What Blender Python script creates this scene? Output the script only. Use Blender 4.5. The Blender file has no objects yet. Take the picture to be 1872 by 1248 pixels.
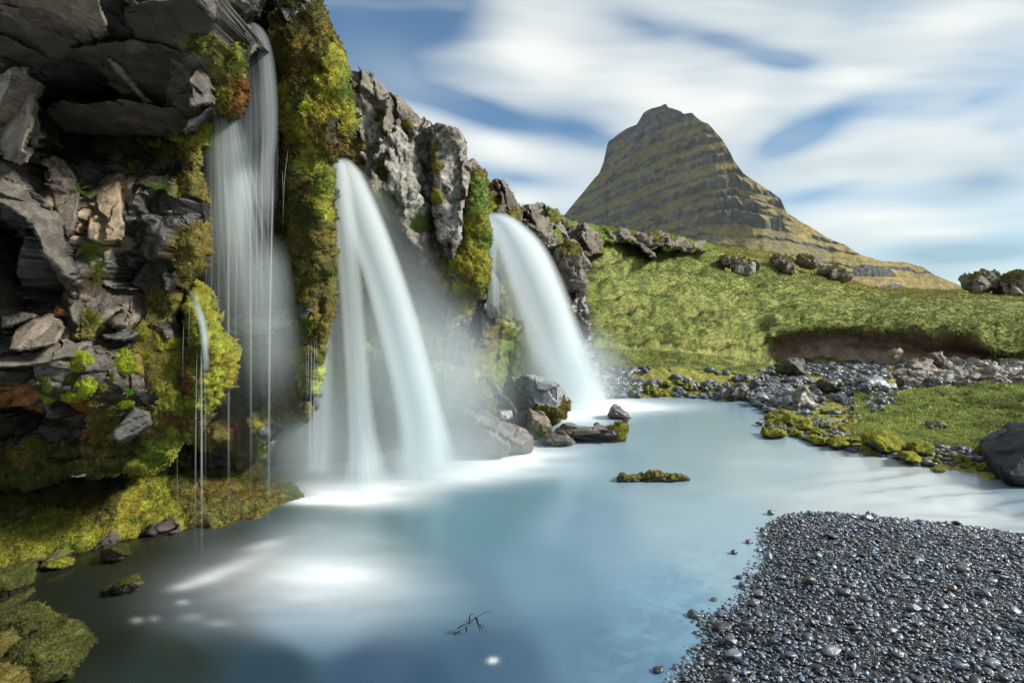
import bpy, bmesh, math, random
import numpy as np
from mathutils import Vector, Matrix
from mathutils.bvhtree import BVHTree
random.seed(7); RNG = np.random.default_rng(7)
sc = bpy.context.scene
COL = sc.collection

# ------------------------------------------------------------------ camera, sky, sun, exposure
CAMZ = 2.0; FPX = 1040.0; HOR = 570.0; CX = 936.0
cd = bpy.data.cameras.new('camera'); cam = bpy.data.objects.new('camera', cd); COL.objects.link(cam)
cd.sensor_width = 36; cd.lens = 36 * FPX / 1872; cd.clip_start = 0.05; cd.clip_end = 6000
cd.shift_y = -(624 - HOR) / 1872
cam.location = (0, 0, CAMZ); cam.rotation_euler = (math.radians(90), 0, 0)
sc.camera = cam

def nn(nt, t, **kw):
    n = nt.nodes.new(t)
    for k, v in kw.items():
        if k[0] == 'i' and k[1:].isdigit(): n.inputs[int(k[1:])].default_value = v
        else: setattr(n, k, v)
    return n
def mth(nt, op, a, b=None, c=None, clamp=False):
    n = nt.nodes.new('ShaderNodeMath'); n.operation = op; n.use_clamp = clamp
    for i, v in enumerate((a, b, c)):
        if v is None: continue
        if isinstance(v, (int, float)): n.inputs[i].default_value = v
        else: nt.links.new(v, n.inputs[i])
    return n.outputs[0]
def mixc(nt, f, a, b, bt='MIX'):
    n = nt.nodes.new('ShaderNodeMix'); n.data_type = 'RGBA'; n.blend_type = bt
    for s, v in ((0, f), (6, a), (7, b)):
        if isinstance(v, (int, float)): n.inputs[s].default_value = v
        elif isinstance(v, tuple): n.inputs[s].default_value = (*v, 1)
        else: nt.links.new(v, n.inputs[s])
    return n.outputs[2]

SUN_EL, SUN_AZ = math.radians(33), math.radians(97)     # azimuth from +Y (view axis) towards +X
SKY = 0.062
def build_world():
    w = bpy.data.worlds.new('World'); sc.world = w; w.use_nodes = True; nt = w.node_tree; nt.nodes.clear()
    L = nt.links
    sky = nn(nt, 'ShaderNodeTexSky', sky_type='NISHITA', sun_disc=False, sun_elevation=SUN_EL, sun_rotation=SUN_AZ,
             altitude=0, air_density=1.0, dust_density=0.3, ozone_density=2.0)
    tc = nn(nt, 'ShaderNodeTexCoord')
    sp = nn(nt, 'ShaderNodeSeparateXYZ'); L.new(tc.outputs['Generated'], sp.inputs[0])
    yy = mth(nt, 'MAXIMUM', sp.outputs[1], 0.15)
    u = mth(nt, 'DIVIDE', sp.outputs[0], yy); v = mth(nt, 'DIVIDE', sp.outputs[2], yy)
    cb = nn(nt, 'ShaderNodeCombineXYZ'); L.new(u, cb.inputs[0]); L.new(v, cb.inputs[1])
    # gentle warp so that the cloud banks are not plain ellipses
    nz = nn(nt, 'ShaderNodeTexNoise', noise_dimensions='2D'); nz.inputs['Scale'].default_value = 3.2; nz.inputs['Detail'].default_value = 2.5
    mpw = nn(nt, 'ShaderNodeMapping'); mpw.inputs['Rotation'].default_value = (0, 0, math.radians(-18)); mpw.inputs['Scale'].default_value = (0.55, 1.3, 1)
    L.new(cb.outputs[0], mpw.inputs[0]); L.new(mpw.outputs[0], nz.inputs['Vector'])
    vs = nn(nt, 'ShaderNodeVectorMath', operation='SUBTRACT'); L.new(nz.outputs['Color'], vs.inputs[0]); vs.inputs[1].default_value = (.5, .5, .5)
    vm = nn(nt, 'ShaderNodeVectorMath', operation='SCALE'); L.new(vs.outputs[0], vm.inputs[0]); vm.inputs['Scale'].default_value = 0.07
    va = nn(nt, 'ShaderNodeVectorMath', operation='ADD'); L.new(vm.outputs[0], va.inputs[0]); L.new(cb.outputs[0], va.inputs[1])
    def blobs(lst, base):
        acc = base
        for (px, py, rx, ry, rot, wt) in lst:
            m = nn(nt, 'ShaderNodeMapping', vector_type='TEXTURE')
            m.inputs['Location'].default_value = ((px - CX) / FPX, (HOR - py) / FPX, 0)
            m.inputs['Rotation'].default_value = (0, 0, math.radians(rot))
            m.inputs['Scale'].default_value = (rx / FPX, ry / FPX, 1)
            L.new(va.outputs[0], m.inputs[0])
            g = nn(nt, 'ShaderNodeTexGradient', gradient_type='QUADRATIC_SPHERE'); L.new(m.outputs[0], g.inputs[0])
            acc = mth(nt, 'MULTIPLY_ADD', g.outputs['Fac'], wt, acc)
        return acc
    # streaked base cover: long exposure clouds fanning over the sky
    def streak(rot, sx, sy, scale, det=3):
        mp = nn(nt, 'ShaderNodeMapping'); mp.inputs['Rotation'].default_value = (0, 0, math.radians(rot)); mp.inputs['Scale'].default_value = (sx, sy, 1)
        L.new(va.outputs[0], mp.inputs[0])
        n2 = nn(nt, 'ShaderNodeTexNoise', noise_dimensions='2D'); n2.inputs['Scale'].default_value = scale; n2.inputs['Detail'].default_value = det
        L.new(mp.outputs[0], n2.inputs['Vector']); return n2.outputs['Fac']
    s1 = streak(22, 0.5, 1.9, 3.4, 3.0); s2 = streak(-27, 0.42, 2.5, 3.4, 3.5); s3 = streak(-6, 0.35, 5.0, 4.0, 3.0)
    lf = mth(nt, 'MULTIPLY_ADD', u, 1.6, 0.2, clamp=True)         # left streaks tilt down-right, right streaks tilt up-right
    mx = nn(nt, 'ShaderNodeMix'); L.new(lf, mx.inputs[0]); L.new(s1, mx.inputs[2]); L.new(s2, mx.inputs[3])
    base = mth(nt, 'MULTIPLY_ADD', mx.outputs[0], 1.35, -0.25)
    base = mth(nt, 'MULTIPLY_ADD', s3, 0.25, base)
    dens = blobs([
        (960, 90, 250, 120, -20, .75), (1200, 175, 260, 110, -15, .55), (1330, 200, 200, 90, 25, .45), (1560, 150, 300, 110, 28, .5),
        (1640, 280, 320, 90, 12, .6), (900, 270, 170, 70, -12, .6), (1480, 45, 160, 80, 20, .35), (1750, 60, 260, 120, 20, .4),
        (930, 365, 190, 50, 0, .45), (1600, 395, 300, 50, 4, .5), (1700, 420, 300, 30, 3, .5), (1130, 330, 120, 60, 20, .3),
        (1560, 480, 220, 30, 0, .3), (700, 240, 120, 60, 0, .15),
        (735, 10, 260, 95, -8, -1.9), (650, 95, 260, 130, -25, -.75), (850, 205, 260, 52, -16, -1.3), (1060, 240, 170, 46, -12, -1.0),
        (1180, 30, 190, 60, -22, -.55), (1330, 75, 190, 50, -18, -.7), (1445, 118, 130, 44, -6, -1.1), (1480, 245, 190, 56, 24, -.9),
        (1420, 270, 90, 40, 25, -.5), (940, 320, 150, 34, -6, -.45), (1790, 200, 150, 40, 18, -.3), (1500, 350, 160, 30, 15, -.3),
        (1010, 130, 60, 40, 0, .1)], base)
    dark = blobs([(1790, 335, 230, 70, 6, 1.0), (1770, 462, 360, 58, 3, 1.5), (1640, 505, 260, 34, 0, .5), (1150, 30, 260, 60, -20, .45),
                  (1640, 20, 200, 50, 10, .3), (720, 150, 200, 120, -20, .35), (1830, 240, 140, 50, 15, .4), (1560, 330, 160, 40, 10, .3)], 0.0)
    dc = nn(nt, 'ShaderNodeMapRange', interpolation_type='SMOOTHSTEP'); L.new(dens, dc.inputs[0])
    dc.inputs[1].default_value = -0.22; dc.inputs[2].default_value = 1.08
    drk = mth(nt, 'MINIMUM', dark, 1.0)
    gs = streak(-24, .5, 2.8, 3.0, 3.5); drk = mth(nt, 'MAXIMUM', drk, mth(nt, 'MULTIPLY_ADD', gs, 1.7, -.76, clamp=True)); drk = mth(nt, 'MINIMUM', drk, .85)
    cl = mixc(nt, drk, (0.82, 0.84, 0.82), (0.24, 0.35, 0.46))
    skyb = nn(nt, 'ShaderNodeVectorMath', operation='SCALE'); L.new(sky.outputs[0], skyb.inputs[0]); skyb.inputs['Scale'].default_value = SKY
    skyt = mixc(nt, 1.0, skyb.outputs[0], (0.36, 0.78, 1.0), 'MULTIPLY')
    dens2 = mth(nt, 'MAXIMUM', dc.outputs[0], mth(nt, 'MULTIPLY', drk, 0.85))
    out = mixc(nt, mth(nt, 'MULTIPLY_ADD', dens2, 0.92, 0.04), skyt, mixc(nt, 1.0, cl, (0.66, 0.67, 0.655), 'MULTIPLY'))
    bg = nn(nt, 'ShaderNodeBackground'); L.new(out, bg.inputs[0]); bg.inputs[1].default_value = 1.0
    wo = nn(nt, 'ShaderNodeOutputWorld'); L.new(bg.outputs[0], wo.inputs[0])
build_world()
sl = bpy.data.lights.new('sun', 'SUN'); sl.energy = 3.9; sl.angle = math.radians(10); sl.color = (1.0, 0.96, 0.87)
so = bpy.data.objects.new('sun', sl); COL.objects.link(so)
sd = Vector((math.sin(SUN_AZ) * math.cos(SUN_EL), math.cos(SUN_AZ) * math.cos(SUN_EL), math.sin(SUN_EL)))
so.rotation_euler = sd.to_track_quat('Z', 'Y').to_euler()
sc.view_settings.view_transform = 'Standard'; sc.view_settings.look = 'None'
sc.view_settings.exposure = 0.85; sc.view_settings.gamma = 1.0
sc.render.engine = 'CYCLES'
sc.cycles.use_denoising = True
sc.cycles.max_bounces = 6; sc.cycles.diffuse_bounces = 3; sc.cycles.transparent_max_bounces = 48; sc.cycles.volume_bounces = 1
sc.cycles.sample_clamp_indirect = 6

# ------------------------------------------------------------------ numeric helpers
def P(px, py, D):
    px = np.asarray(px, float); py = np.asarray(py, float); D = np.asarray(D, float)
    return np.stack([(px - CX) / FPX * D, D * np.ones_like(px), CAMZ + (HOR - py) / FPX * D], -1)
def WD(py): return CAMZ * FPX / (np.asarray(py, float) - HOR)         # distance of the water surface seen at row py
def proj(p): return CX + p[..., 0] / p[..., 1] * FPX, HOR - (p[..., 2] - CAMZ) / p[..., 1] * FPX

def hsh(ix, iy, iz, s):
    h = (ix.astype(np.int64) * 374761393 + iy.astype(np.int64) * 668265263 + iz.astype(np.int64) * 2147483647 + s * 974634777) & 0xFFFFFFFF
    h = ((h ^ (h >> 13)) * 1274126177) & 0xFFFFFFFF
    h = ((h ^ (h >> 16)) * 2246822519) & 0xFFFFFFFF
    return ((h ^ (h >> 15)) & 0xFFFFFF) / float(0xFFFFFF)
def vnoise(p, s=0):
    i = np.floor(p); f = p - i; f = f * f * f * (f * (f * 6 - 15) + 10); i = i.astype(np.int64)
    r = 0
    for dx in (0, 1):
        wx = f[..., 0] if dx else 1 - f[..., 0]
        for dy in (0, 1):
            wy = f[..., 1] if dy else 1 - f[..., 1]
            for dz in (0, 1):
                wz = f[..., 2] if dz else 1 - f[..., 2]
                r = r + wx * wy * wz * hsh(i[..., 0] + dx, i[..., 1] + dy, i[..., 2] + dz, s)
    return r * 2 - 1
def fbm(p, sc_=1.0, oct=4, s=0, gain=.5):
    a = 1; r = 0; t = 0; q = np.asarray(p) * sc_
    for o in range(oct):
        r = r + a * vnoise(q + o * 17.3, s + o); t += a; a *= gain; q = q * 2.03
    return r / t
def ridged(p, sc_, oct=4, s=0):
    a = 1; r = 0; t = 0; q = np.asarray(p) * sc_
    for o in range(oct):
        r = r + a * (1 - 2 * np.abs(vnoise(q + o * 9.1, s + o))); t += a; a *= .5; q = q * 2.1
    return r / t
def facet(p, cell, s=0, tilt=1.25):
    """blocky relief: nearest cell's height + a tilted plane; also the crack distance"""
    q = np.asarray(p) / np.asarray(cell); b = np.floor(q).astype(np.int64)
    d1 = np.full(q.shape[:-1], 9e9); d2 = d1.copy(); h = np.zeros_like(d1)
    for dx in (-1, 0, 1):
        for dy in (-1, 0, 1):
            for dz in (-1, 0, 1):
                c = b + (dx, dy, dz); k = [hsh(c[..., 0], c[..., 1], c[..., 2], s + m) for m in range(7)]
                ctr = c + np.stack(k[:3], -1); v = q - ctr; d = (v * v).sum(-1)
                hh = (k[3] * 2 - 1) + tilt * (v[..., 0] * (k[4] * 2 - 1) + v[..., 1] * (k[6] * 2 - 1) + v[..., 2] * (k[5] * 2 - 1)) * 1.6
                near = d < d1
                d2 = np.where(near, d1, np.minimum(d2, d)); h = np.where(near, hh, h); d1 = np.where(near, d, d1)
    return h, np.sqrt(d2) - np.sqrt(d1)
def inpoly(x, y, poly):
    r = np.zeros(x.shape, bool); n = len(poly)
    for i in range(n):
        x0, y0 = poly[i]; x1, y1 = poly[(i + 1) % n]
        if y0 == y1: continue
        c = ((y0 > y) != (y1 > y)) & (x < (x1 - x0) * (y - y0) / (y1 - y0) + x0)
        r ^= c
    return r
def dpoly(x, y, poly):
    r = np.full(x.shape, 1e9); n = len(poly)
    for i in range(n):
        x0, y0 = poly[i]; x1, y1 = poly[(i + 1) % n]; dx, dy = x1 - x0, y1 - y0; l = dx * dx + dy * dy + 1e-9
        t = np.clip(((x - x0) * dx + (y - y0) * dy) / l, 0, 1)
        r = np.minimum(r, np.hypot(x - x0 - t * dx, y - y0 - t * dy))
    return r
def jag(poly, amp, step, s):
    out = []; n = len(poly)
    for i in range(n):
        a = np.array(poly[i], float); b = np.array(poly[(i + 1) % n], float); m = max(1, int(np.hypot(*(b - a)) / step))
        for k in range(m):
            q = a + (b - a) * k / m
            w = np.array([[q[0] * .03, q[1] * .03, s * 3.7]])
            out.append((q[0] + amp * fbm(w, 1, 4, s, .65)[0] * 1.6, q[1] + amp * fbm(w + 50, 1, 4, s + 9, .65)[0] * 1.6))
    return out
def rbf(ctrl, x, y):
    c = np.array(ctrl, float); n = len(c)
    K = np.hypot(c[:, None, 0] - c[None, :, 0], c[:, None, 1] - c[None, :, 1])
    A = np.zeros((n + 1, n + 1)); A[:n, :n] = K; A[:n, n] = 1; A[n, :n] = 1
    w = np.linalg.lstsq(A, np.append(c[:, 2], 0), rcond=None)[0]
    r = np.full(x.shape, w[n])
    for i in range(n): r = r + w[i] * np.hypot(x - c[i, 0], y - c[i, 1])
    return r

PAL = dict(  # albedo, moss amount
    dark=((.042, .034, .026), 0), black=((.019, .016, .013), 0), brown=((.075, .058, .041), 0), tan=((.21, .158, .10), 0), tangrey=((.135, .108, .080), 0),
    grey=((.092, .080, .065), 0), bluegrey=((.078, .076, .073), 0), rust=((.20, .075, .02), .2), lich=((.245, .23, .195), 0), lichd=((.150, .130, .102), 0),
    my=((.170, .168, .024), 1), mg=((.085, .105, .017), 1), mo=((.105, .09, .024), 1), mb=((.21, .25, .02), 1), md=((.055, .058, .015), 1), mr=((.11, .055, .018), 1),
    mp=((.22, .25, .08), 1), gr=((.115, .15, .032), 1), soil=((.075, .045, .03), 0), palerock=((.20, .215, .225), 0))
def paint(ctrl, x, y, p3, warp=18, s=0):
    """patches of rock and moss: nearest colour seed, borders roughened by noise"""
    c = [(a[0], a[1]) for a in ctrl]; n = len(c)
    q = np.stack([x * .02, y * .02, np.full_like(x, s * 1.7)], -1)
    wx = x + warp * 2.2 * fbm(q, 1, 5, s, .7); wy = y + warp * 2.2 * fbm(q + 31, 1, 5, s + 5, .7)
    best = np.full(x.shape, 1e9); idx = np.zeros(x.shape, int)
    for i in range(n):
        wgt = ctrl[i][3] if len(ctrl[i]) > 3 else 1.0
        d = np.hypot(wx - c[i][0], wy - c[i][1]) / wgt
        m = d < best; best = np.where(m, d, best); idx = np.where(m, i, idx)
    colr = np.array([PAL[a[2]][0] for a in ctrl])[idx]; ms = np.array([PAL[a[2]][1] for a in ctrl], float)[idx]
    return colr, ms

# ------------------------------------------------------------------ mesh helpers
def mkmesh(name, V, F, col=None, moss=None, smooth=True, mat=None, attrs=None, parent=None):
    me = bpy.data.meshes.new(name); V = np.asarray(V, np.float32); F = np.asarray(F, np.int32)
    me.vertices.add(len(V)); me.vertices.foreach_set('co', V.ravel())
    k = F.shape[1]; me.loops.add(F.size); me.loops.foreach_set('vertex_index', F.ravel())
    me.polygons.add(len(F)); me.polygons.foreach_set('loop_start', np.arange(0, F.size, k, dtype=np.int32))
    me.polygons.foreach_set('loop_total', np.full(len(F), k, np.int32))
    me.update(calc_edges=True)
    if smooth: me.polygons.foreach_set('use_smooth', np.ones(len(F), bool))
    if col is not None:
        a = me.attributes.new('col', 'FLOAT_COLOR', 'POINT')
        a.data.foreach_set('color', np.concatenate([col, np.ones((len(V), 1))], 1).astype(np.float32).ravel())
    if moss is not None:
        a = me.attributes.new('moss', 'FLOAT', 'POINT'); a.data.foreach_set('value', np.asarray(moss, np.float32))
    for kname, arr in (attrs or {}).items():
        arr = np.asarray(arr, np.float32)
        if arr.ndim == 1: a = me.attributes.new(kname, 'FLOAT', 'POINT'); a.data.foreach_set('value', arr)
        else: a = me.attributes.new(kname, 'FLOAT_VECTOR', 'POINT'); a.data.foreach_set('vector', arr.ravel())
    me.validate()
    o = bpy.data.objects.new(name, me); COL.objects.link(o)
    if mat: me.materials.append(mat)
    if parent: o.parent = parent; o.matrix_parent_inverse = Matrix.Translation(-Vector(parent.location))
    return o
def tag(o, label=None, cat=None, group=None, kind=None):
    if label: o['label'] = label
    if cat: o['category'] = cat
    if group: o['group'] = group
    if kind: o['kind'] = kind
    return o
def empty(name, loc):
    o = bpy.data.objects.new(name, None); COL.objects.link(o); o.location = loc; o.empty_display_size = .1; return o
def vnormals(V, F):
    a = V[F[:, 0]]; n = np.cross(V[F[:, 1]] - a, V[F[:, -1]] - a); r = np.zeros_like(V)
    for k in range(F.shape[1]): np.add.at(r, F[:, k], n)
    return r / (np.linalg.norm(r, axis=1, keepdims=True) + 1e-12)

# ------------------------------------------------------------------ materials
def rock_material(name='rock', scale=1.0, rough=.62, spots=0.0, spec=0.0):
    m = bpy.data.materials.new(name); m.use_nodes = True; nt = m.node_tree; L = nt.links; b = nt.nodes['Principled BSDF']
    at = nn(nt, 'ShaderNodeAttribute', attribute_name='col'); am = nn(nt, 'ShaderNodeAttribute', attribute_name='moss')
    tc = nn(nt, 'ShaderNodeTexCoord')
    def noise(s, d, r=.6):
        n = nn(nt, 'ShaderNodeTexNoise'); n.inputs['Scale'].default_value = s * scale; n.inputs['Detail'].default_value = d; n.inputs['Roughness'].default_value = r
        L.new(tc.outputs['Object'], n.inputs['Vector']); return n.outputs['Fac']
    n1 = noise(7, 9, .68); n2 = noise(42, 4, .7)
    r1 = nn(nt, 'ShaderNodeMapRange'); L.new(n1, r1.inputs[0]); r1.inputs[1].default_value = .3; r1.inputs[2].default_value = .7; r1.inputs[3].default_value = .5; r1.inputs[4].default_value = 1.55
    r2 = nn(nt, 'ShaderNodeMapRange'); L.new(n2, r2.inputs[0]); r2.inputs[1].default_value = .3; r2.inputs[2].default_value = .7; r2.inputs[3].default_value = .62; r2.inputs[4].default_value = 1.4
    f = mth(nt, 'MULTIPLY', r1.outputs[0], r2.outputs[0])
    c = nn(nt, 'ShaderNodeVectorMath', operation='SCALE'); L.new(at.outputs['Color'], c.inputs[0]); L.new(f, c.inputs['Scale'])
    colr = c.outputs[0]
    if spots:
        vo = nn(nt, 'ShaderNodeTexVoronoi'); vo.inputs['Scale'].default_value = 11 * scale; L.new(tc.outputs['Object'], vo.inputs['Vector'])
        n3 = noise(5, 6, .75)
        s = mth(nt, 'LESS_THAN', mth(nt, 'MULTIPLY_ADD', vo.outputs['Distance'], .55, n3), .60)
        n4 = noise(13, 7, .82); s2 = mth(nt, 'GREATER_THAN', n4, .535)
        s = mth(nt, 'MAXIMUM', s, s2)
        s = mth(nt, 'MULTIPLY', s, mth(nt, 'SUBTRACT', 1.0, am.outputs['Fac']))
        colr = mixc(nt, mth(nt, 'MULTIPLY', s, spots), colr, (.05, .043, .034))
    L.new(colr, b.inputs['Base Color'])
    rr = mth(nt, 'MULTIPLY_ADD', am.outputs['Fac'], .95 - rough, rough); rr = mth(nt, 'MULTIPLY_ADD', n2, -.25, mth(nt, 'ADD', rr, .12)); L.new(rr, b.inputs['Roughness'])
    L.new(mth(nt, 'MULTIPLY_ADD', am.outputs['Fac'], -.35, .45 + spec), b.inputs['Specular IOR Level'])
    bp = nn(nt, 'ShaderNodeBump'); bp.inputs['Strength'].default_value = .65; bp.inputs['Distance'].default_value = .03 / scale
    hh = mth(nt, 'MULTIPLY_ADD', n2, .35, n1); L.new(hh, bp.inputs['Height']); L.new(bp.outputs[0], b.inputs['Normal'])
    return m
def leaf_material(name, trans=.25):
    m = bpy.data.materials.new(name); m.use_nodes = True; nt = m.node_tree; L = nt.links; b = nt.nodes['Principled BSDF']
    at = nn(nt, 'ShaderNodeAttribute', attribute_name='col'); L.new(at.outputs['Color'], b.inputs['Base Color']); b.inputs['Roughness'].default_value = .7
    b.inputs['Specular IOR Level'].default_value = .2
    tr = nn(nt, 'ShaderNodeBsdfTranslucent'); L.new(at.outputs['Color'], tr.inputs[0])
    mx = nn(nt, 'ShaderNodeMixShader'); mx.inputs[0].default_value = trans; L.new(b.outputs[0], mx.inputs[1]); L.new(tr.outputs[0], mx.inputs[2])
    L.new(mx.outputs[0], nt.nodes['Material Output'].inputs[0]); return m
M_ROCK = rock_material('rock'); M_WET = rock_material('wet_rock', rough=.3); M_LICH = rock_material('lichen_rock', rough=.8, spots=.85)
M_FAR = rock_material('ground_cover', scale=.6, rough=.85); M_LEAF = leaf_material('leaf')

def blades(name, pos, nrm, col, L_, W_, n, up=0.0, spread=.8, parent=None, seed=1, var=.32, label=None, kind='stuff'):
    """many leaf-sized faces growing from the given surface points"""
    g = np.random.default_rng(seed); i = g.integers(0, len(pos), n)
    d = nrm[i] + g.normal(0, spread, (n, 3)); d[:, 2] += up; d /= np.linalg.norm(d, axis=1, keepdims=True)
    t = np.cross(d, g.normal(0, 1, (n, 3))); t /= np.linalg.norm(t, axis=1, keepdims=True) + 1e-9
    sz = (np.asarray(L_)[i] if np.ndim(L_) else L_) * g.uniform(.5, 1.4, n); w = (np.asarray(W_)[i] if np.ndim(W_) else W_) * g.uniform(.6, 1.3, n)
    ax = np.cross(nrm[i], g.normal(0, 1, (n, 3)))
    base = pos[i] + ax * (sz * .5)[:, None] * g.uniform(-1, 1, (n, 1)) - nrm[i] * (sz * .15)[:, None]
    V = np.stack([base - t * w[:, None] / 2, base + t * w[:, None] / 2, base + d * sz[:, None]], 1).reshape(-1, 3)
    F = np.arange(3 * n).reshape(-1, 3)
    c = col[i] * np.exp(g.normal(0, var, (n, 1))) * (1 + g.normal(0, .07, (n, 3))); c = np.clip(c, 0.002, .8); C = np.repeat(c, 3, 0)
    o = mkmesh(name, V, F, col=C, smooth=False, mat=M_LEAF, parent=parent)
    if kind: o['kind'] = kind
    return o

SURF = []
def surf(px, py):
    best = None
    for (x, y, p, N) in SURF:
        d = (x - px) ** 2 + (y - py) ** 2; i = int(d.argmin())
        if d[i] < 40 and (best is None or p[i, 1] < best[0][1]): best = (p[i], N[i])
    return best

def relief(name, outline, ctrl, colors, step=3.2, ew=26, er=.35, jagamp=5, facets=((.55, .14), (.2, .05)), noise=.05, mossd=.05,
           thick=1.2, mat=None, parent=None, seed=1, warp=18, aniso=(1, 1, 1), tuft=0, tuftl=.03, mossgrow=0.0, mossup=True, smooth=True):
    poly = jag(outline, jagamp, 9, seed) if jagamp else outline
    pa = np.array(poly); x0, y0 = pa.min(0) - step; x1, y1 = pa.max(0) + step
    gx, gy = np.meshgrid(np.arange(x0, x1, step), np.arange(y0, y1, step)); H, W = gx.shape
    ins = inpoly(gx, gy, poly)
    cell = ins[:-1, :-1] & ins[1:, :-1] & ins[:-1, 1:] & ins[1:, 1:]
    idx = -np.ones((H, W), int); use = np.zeros((H, W), bool)
    for a in (0, 1):
        for b in (0, 1): use[a:H - 1 + a, b:W - 1 + b] |= cell
    idx[use] = np.arange(use.sum()); x = gx[use]; y = gy[use]
    d = dpoly(x, y, poly); D = rbf(ctrl, x, y)
    t = np.clip(d / ew, 0, 1); D = D + er * (1 - np.sqrt(1 - (1 - t) ** 2))
    p = P(x, y, D)
    colr, ms = paint(colors, x, y, p, warp, seed)
    # rock blocks (pushed along the view depth), softened under moss
    rockw = 1 - .65 * ms
    for k, (cs, am) in enumerate(facets):
        h, cr = facet(p + .15 * cs * np.stack([fbm(p, 2.5 / cs, 3, seed + 3), fbm(p + 9, 2.5 / cs, 3, seed + 4), fbm(p + 19, 2.5 / cs, 3, seed + 5)], -1), np.array(aniso) * cs, seed + 11 * k)
        p[:, 1] += (h * am + np.clip(.045 - cr, 0, 1) * am * 7) * rockw
    r0, c0 = np.nonzero(cell)
    F = np.stack([idx[r0, c0], idx[r0 + 1, c0], idx[r0 + 1, c0 + 1], idx[r0, c0 + 1]], 1)
    N = vnormals(p, F)
    if noise: p += N * (noise * fbm(p, 4, 6, seed + 2, .62))[:, None]
    if mossd:
        lump = (1 - np.abs(fbm(p * (1, 1, .55), 9, 3, seed + 7)) * 2.2) * .5 + .75 * fbm(p * (1, 1, .7), 26, 3, seed + 8) + .3 * fbm(p, 75, 2, seed + 9)
        p += N * (.6 * mossd * ms * lump)[:, None]
    if mossgrow:
        g = fbm(p, 2.2, 4, seed + 40); mk = (g + N[:, 2] * .5 > 1 - mossgrow) & (ms < .5)
        colr[mk] = PAL['mo'][0]; ms[mk] = 1
    # natural tint drift of moss: yellow, green and brown cushions
    q = fbm(p, 3.2, 4, seed + 20)[:, None]; q2 = fbm(p, 11, 3, seed + 21)[:, None]
    mm = ms[:, None]
    colr = colr * (1 + mm * (np.concatenate([.3 * q, .15 * q2, -.1 * q], 1) + .3 * q2)) * (1 + (1 - mm) * .35 * q2)
    colr = np.clip(colr, .004, .9)
    N = vnormals(p, F)
    SURF.append((x, y, p.copy(), N.copy()))
    # side walls going back in depth
    e = np.concatenate([F[:, [0, 1]], F[:, [1, 2]], F[:, [2, 3]], F[:, [3, 0]]]); key = np.sort(e, 1); kk = key[:, 0] * (len(p) + 1) + key[:, 1]
    u, inv, cnt = np.unique(kk, return_inverse=True, return_counts=True); be = e[cnt[inv] == 1]
    bv = np.unique(be); mp = -np.ones(len(p), int); mp[bv] = len(p) + np.arange(len(bv))
    C0 = np.array([0, 0, CAMZ]); ctr = p.mean(0); m1 = p[bv] + (p[bv] - C0) * (thick / p[bv][:, 1:2]); m1[:, 0] += (ctr[0] - m1[:, 0]) * .12; m1[:, 2] += (ctr[2] - m1[:, 2]) * .10
    nb = len(bv); base = p[bv]; m = 7; V = [p]; C = [colr]; MS = [ms]; F2 = []; loc = -np.ones(len(p), int); loc[bv] = np.arange(nb)
    cur = bv; i0, i1 = loc[be[:, 0]], loc[be[:, 1]]
    for j in range(1, m + 1):
        t = (j / m) ** 1.6; q = base + (m1 - base) * t
        q = q + (np.stack([fbm(q, 5, 4, seed + 60), fbm(q, 5, 4, seed + 61), fbm(q, 5, 4, seed + 62)], -1) * .13) * min(1, thick) * (t + .12)
        V.append(q); nc = colr[bv] * (1 + .5 * fbm(q, 6, 4, seed + 63)[:, None]); k = (fbm(q, 3, 3, seed + 64) > .1)[:, None] & (t > .1)
        nc = np.where(k, np.array(PAL['dark'][0]), nc); C.append(np.clip(nc, .004, .9)); MS.append(ms[bv] * (~k[:, 0]))
        nxt = len(p) + (j - 1) * nb + np.arange(nb); F2.append(np.stack([cur[i1], cur[i0], nxt[i0], nxt[i1]], 1)); cur = nxt
    V = np.concatenate(V); F2 = np.concatenate(F2); C = np.concatenate(C); MS = np.concatenate(MS)
    o = mkmesh(name, V, np.concatenate([F, F2]), col=C, moss=MS, mat=mat or M_ROCK, parent=parent, smooth=smooth)
    if tuft:
        w = np.nonzero(ms > .5)[0]
        if len(w):
            blades('moss_fuzz', p[w], N[w], colr[w] * 1.15, tuftl * .7, tuftl * .26, int(min(tuft * 2.2, 6) * len(w)), up=-.1, spread=.8, parent=parent or o, seed=seed)
    return o, p, N, colr, ms

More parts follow.
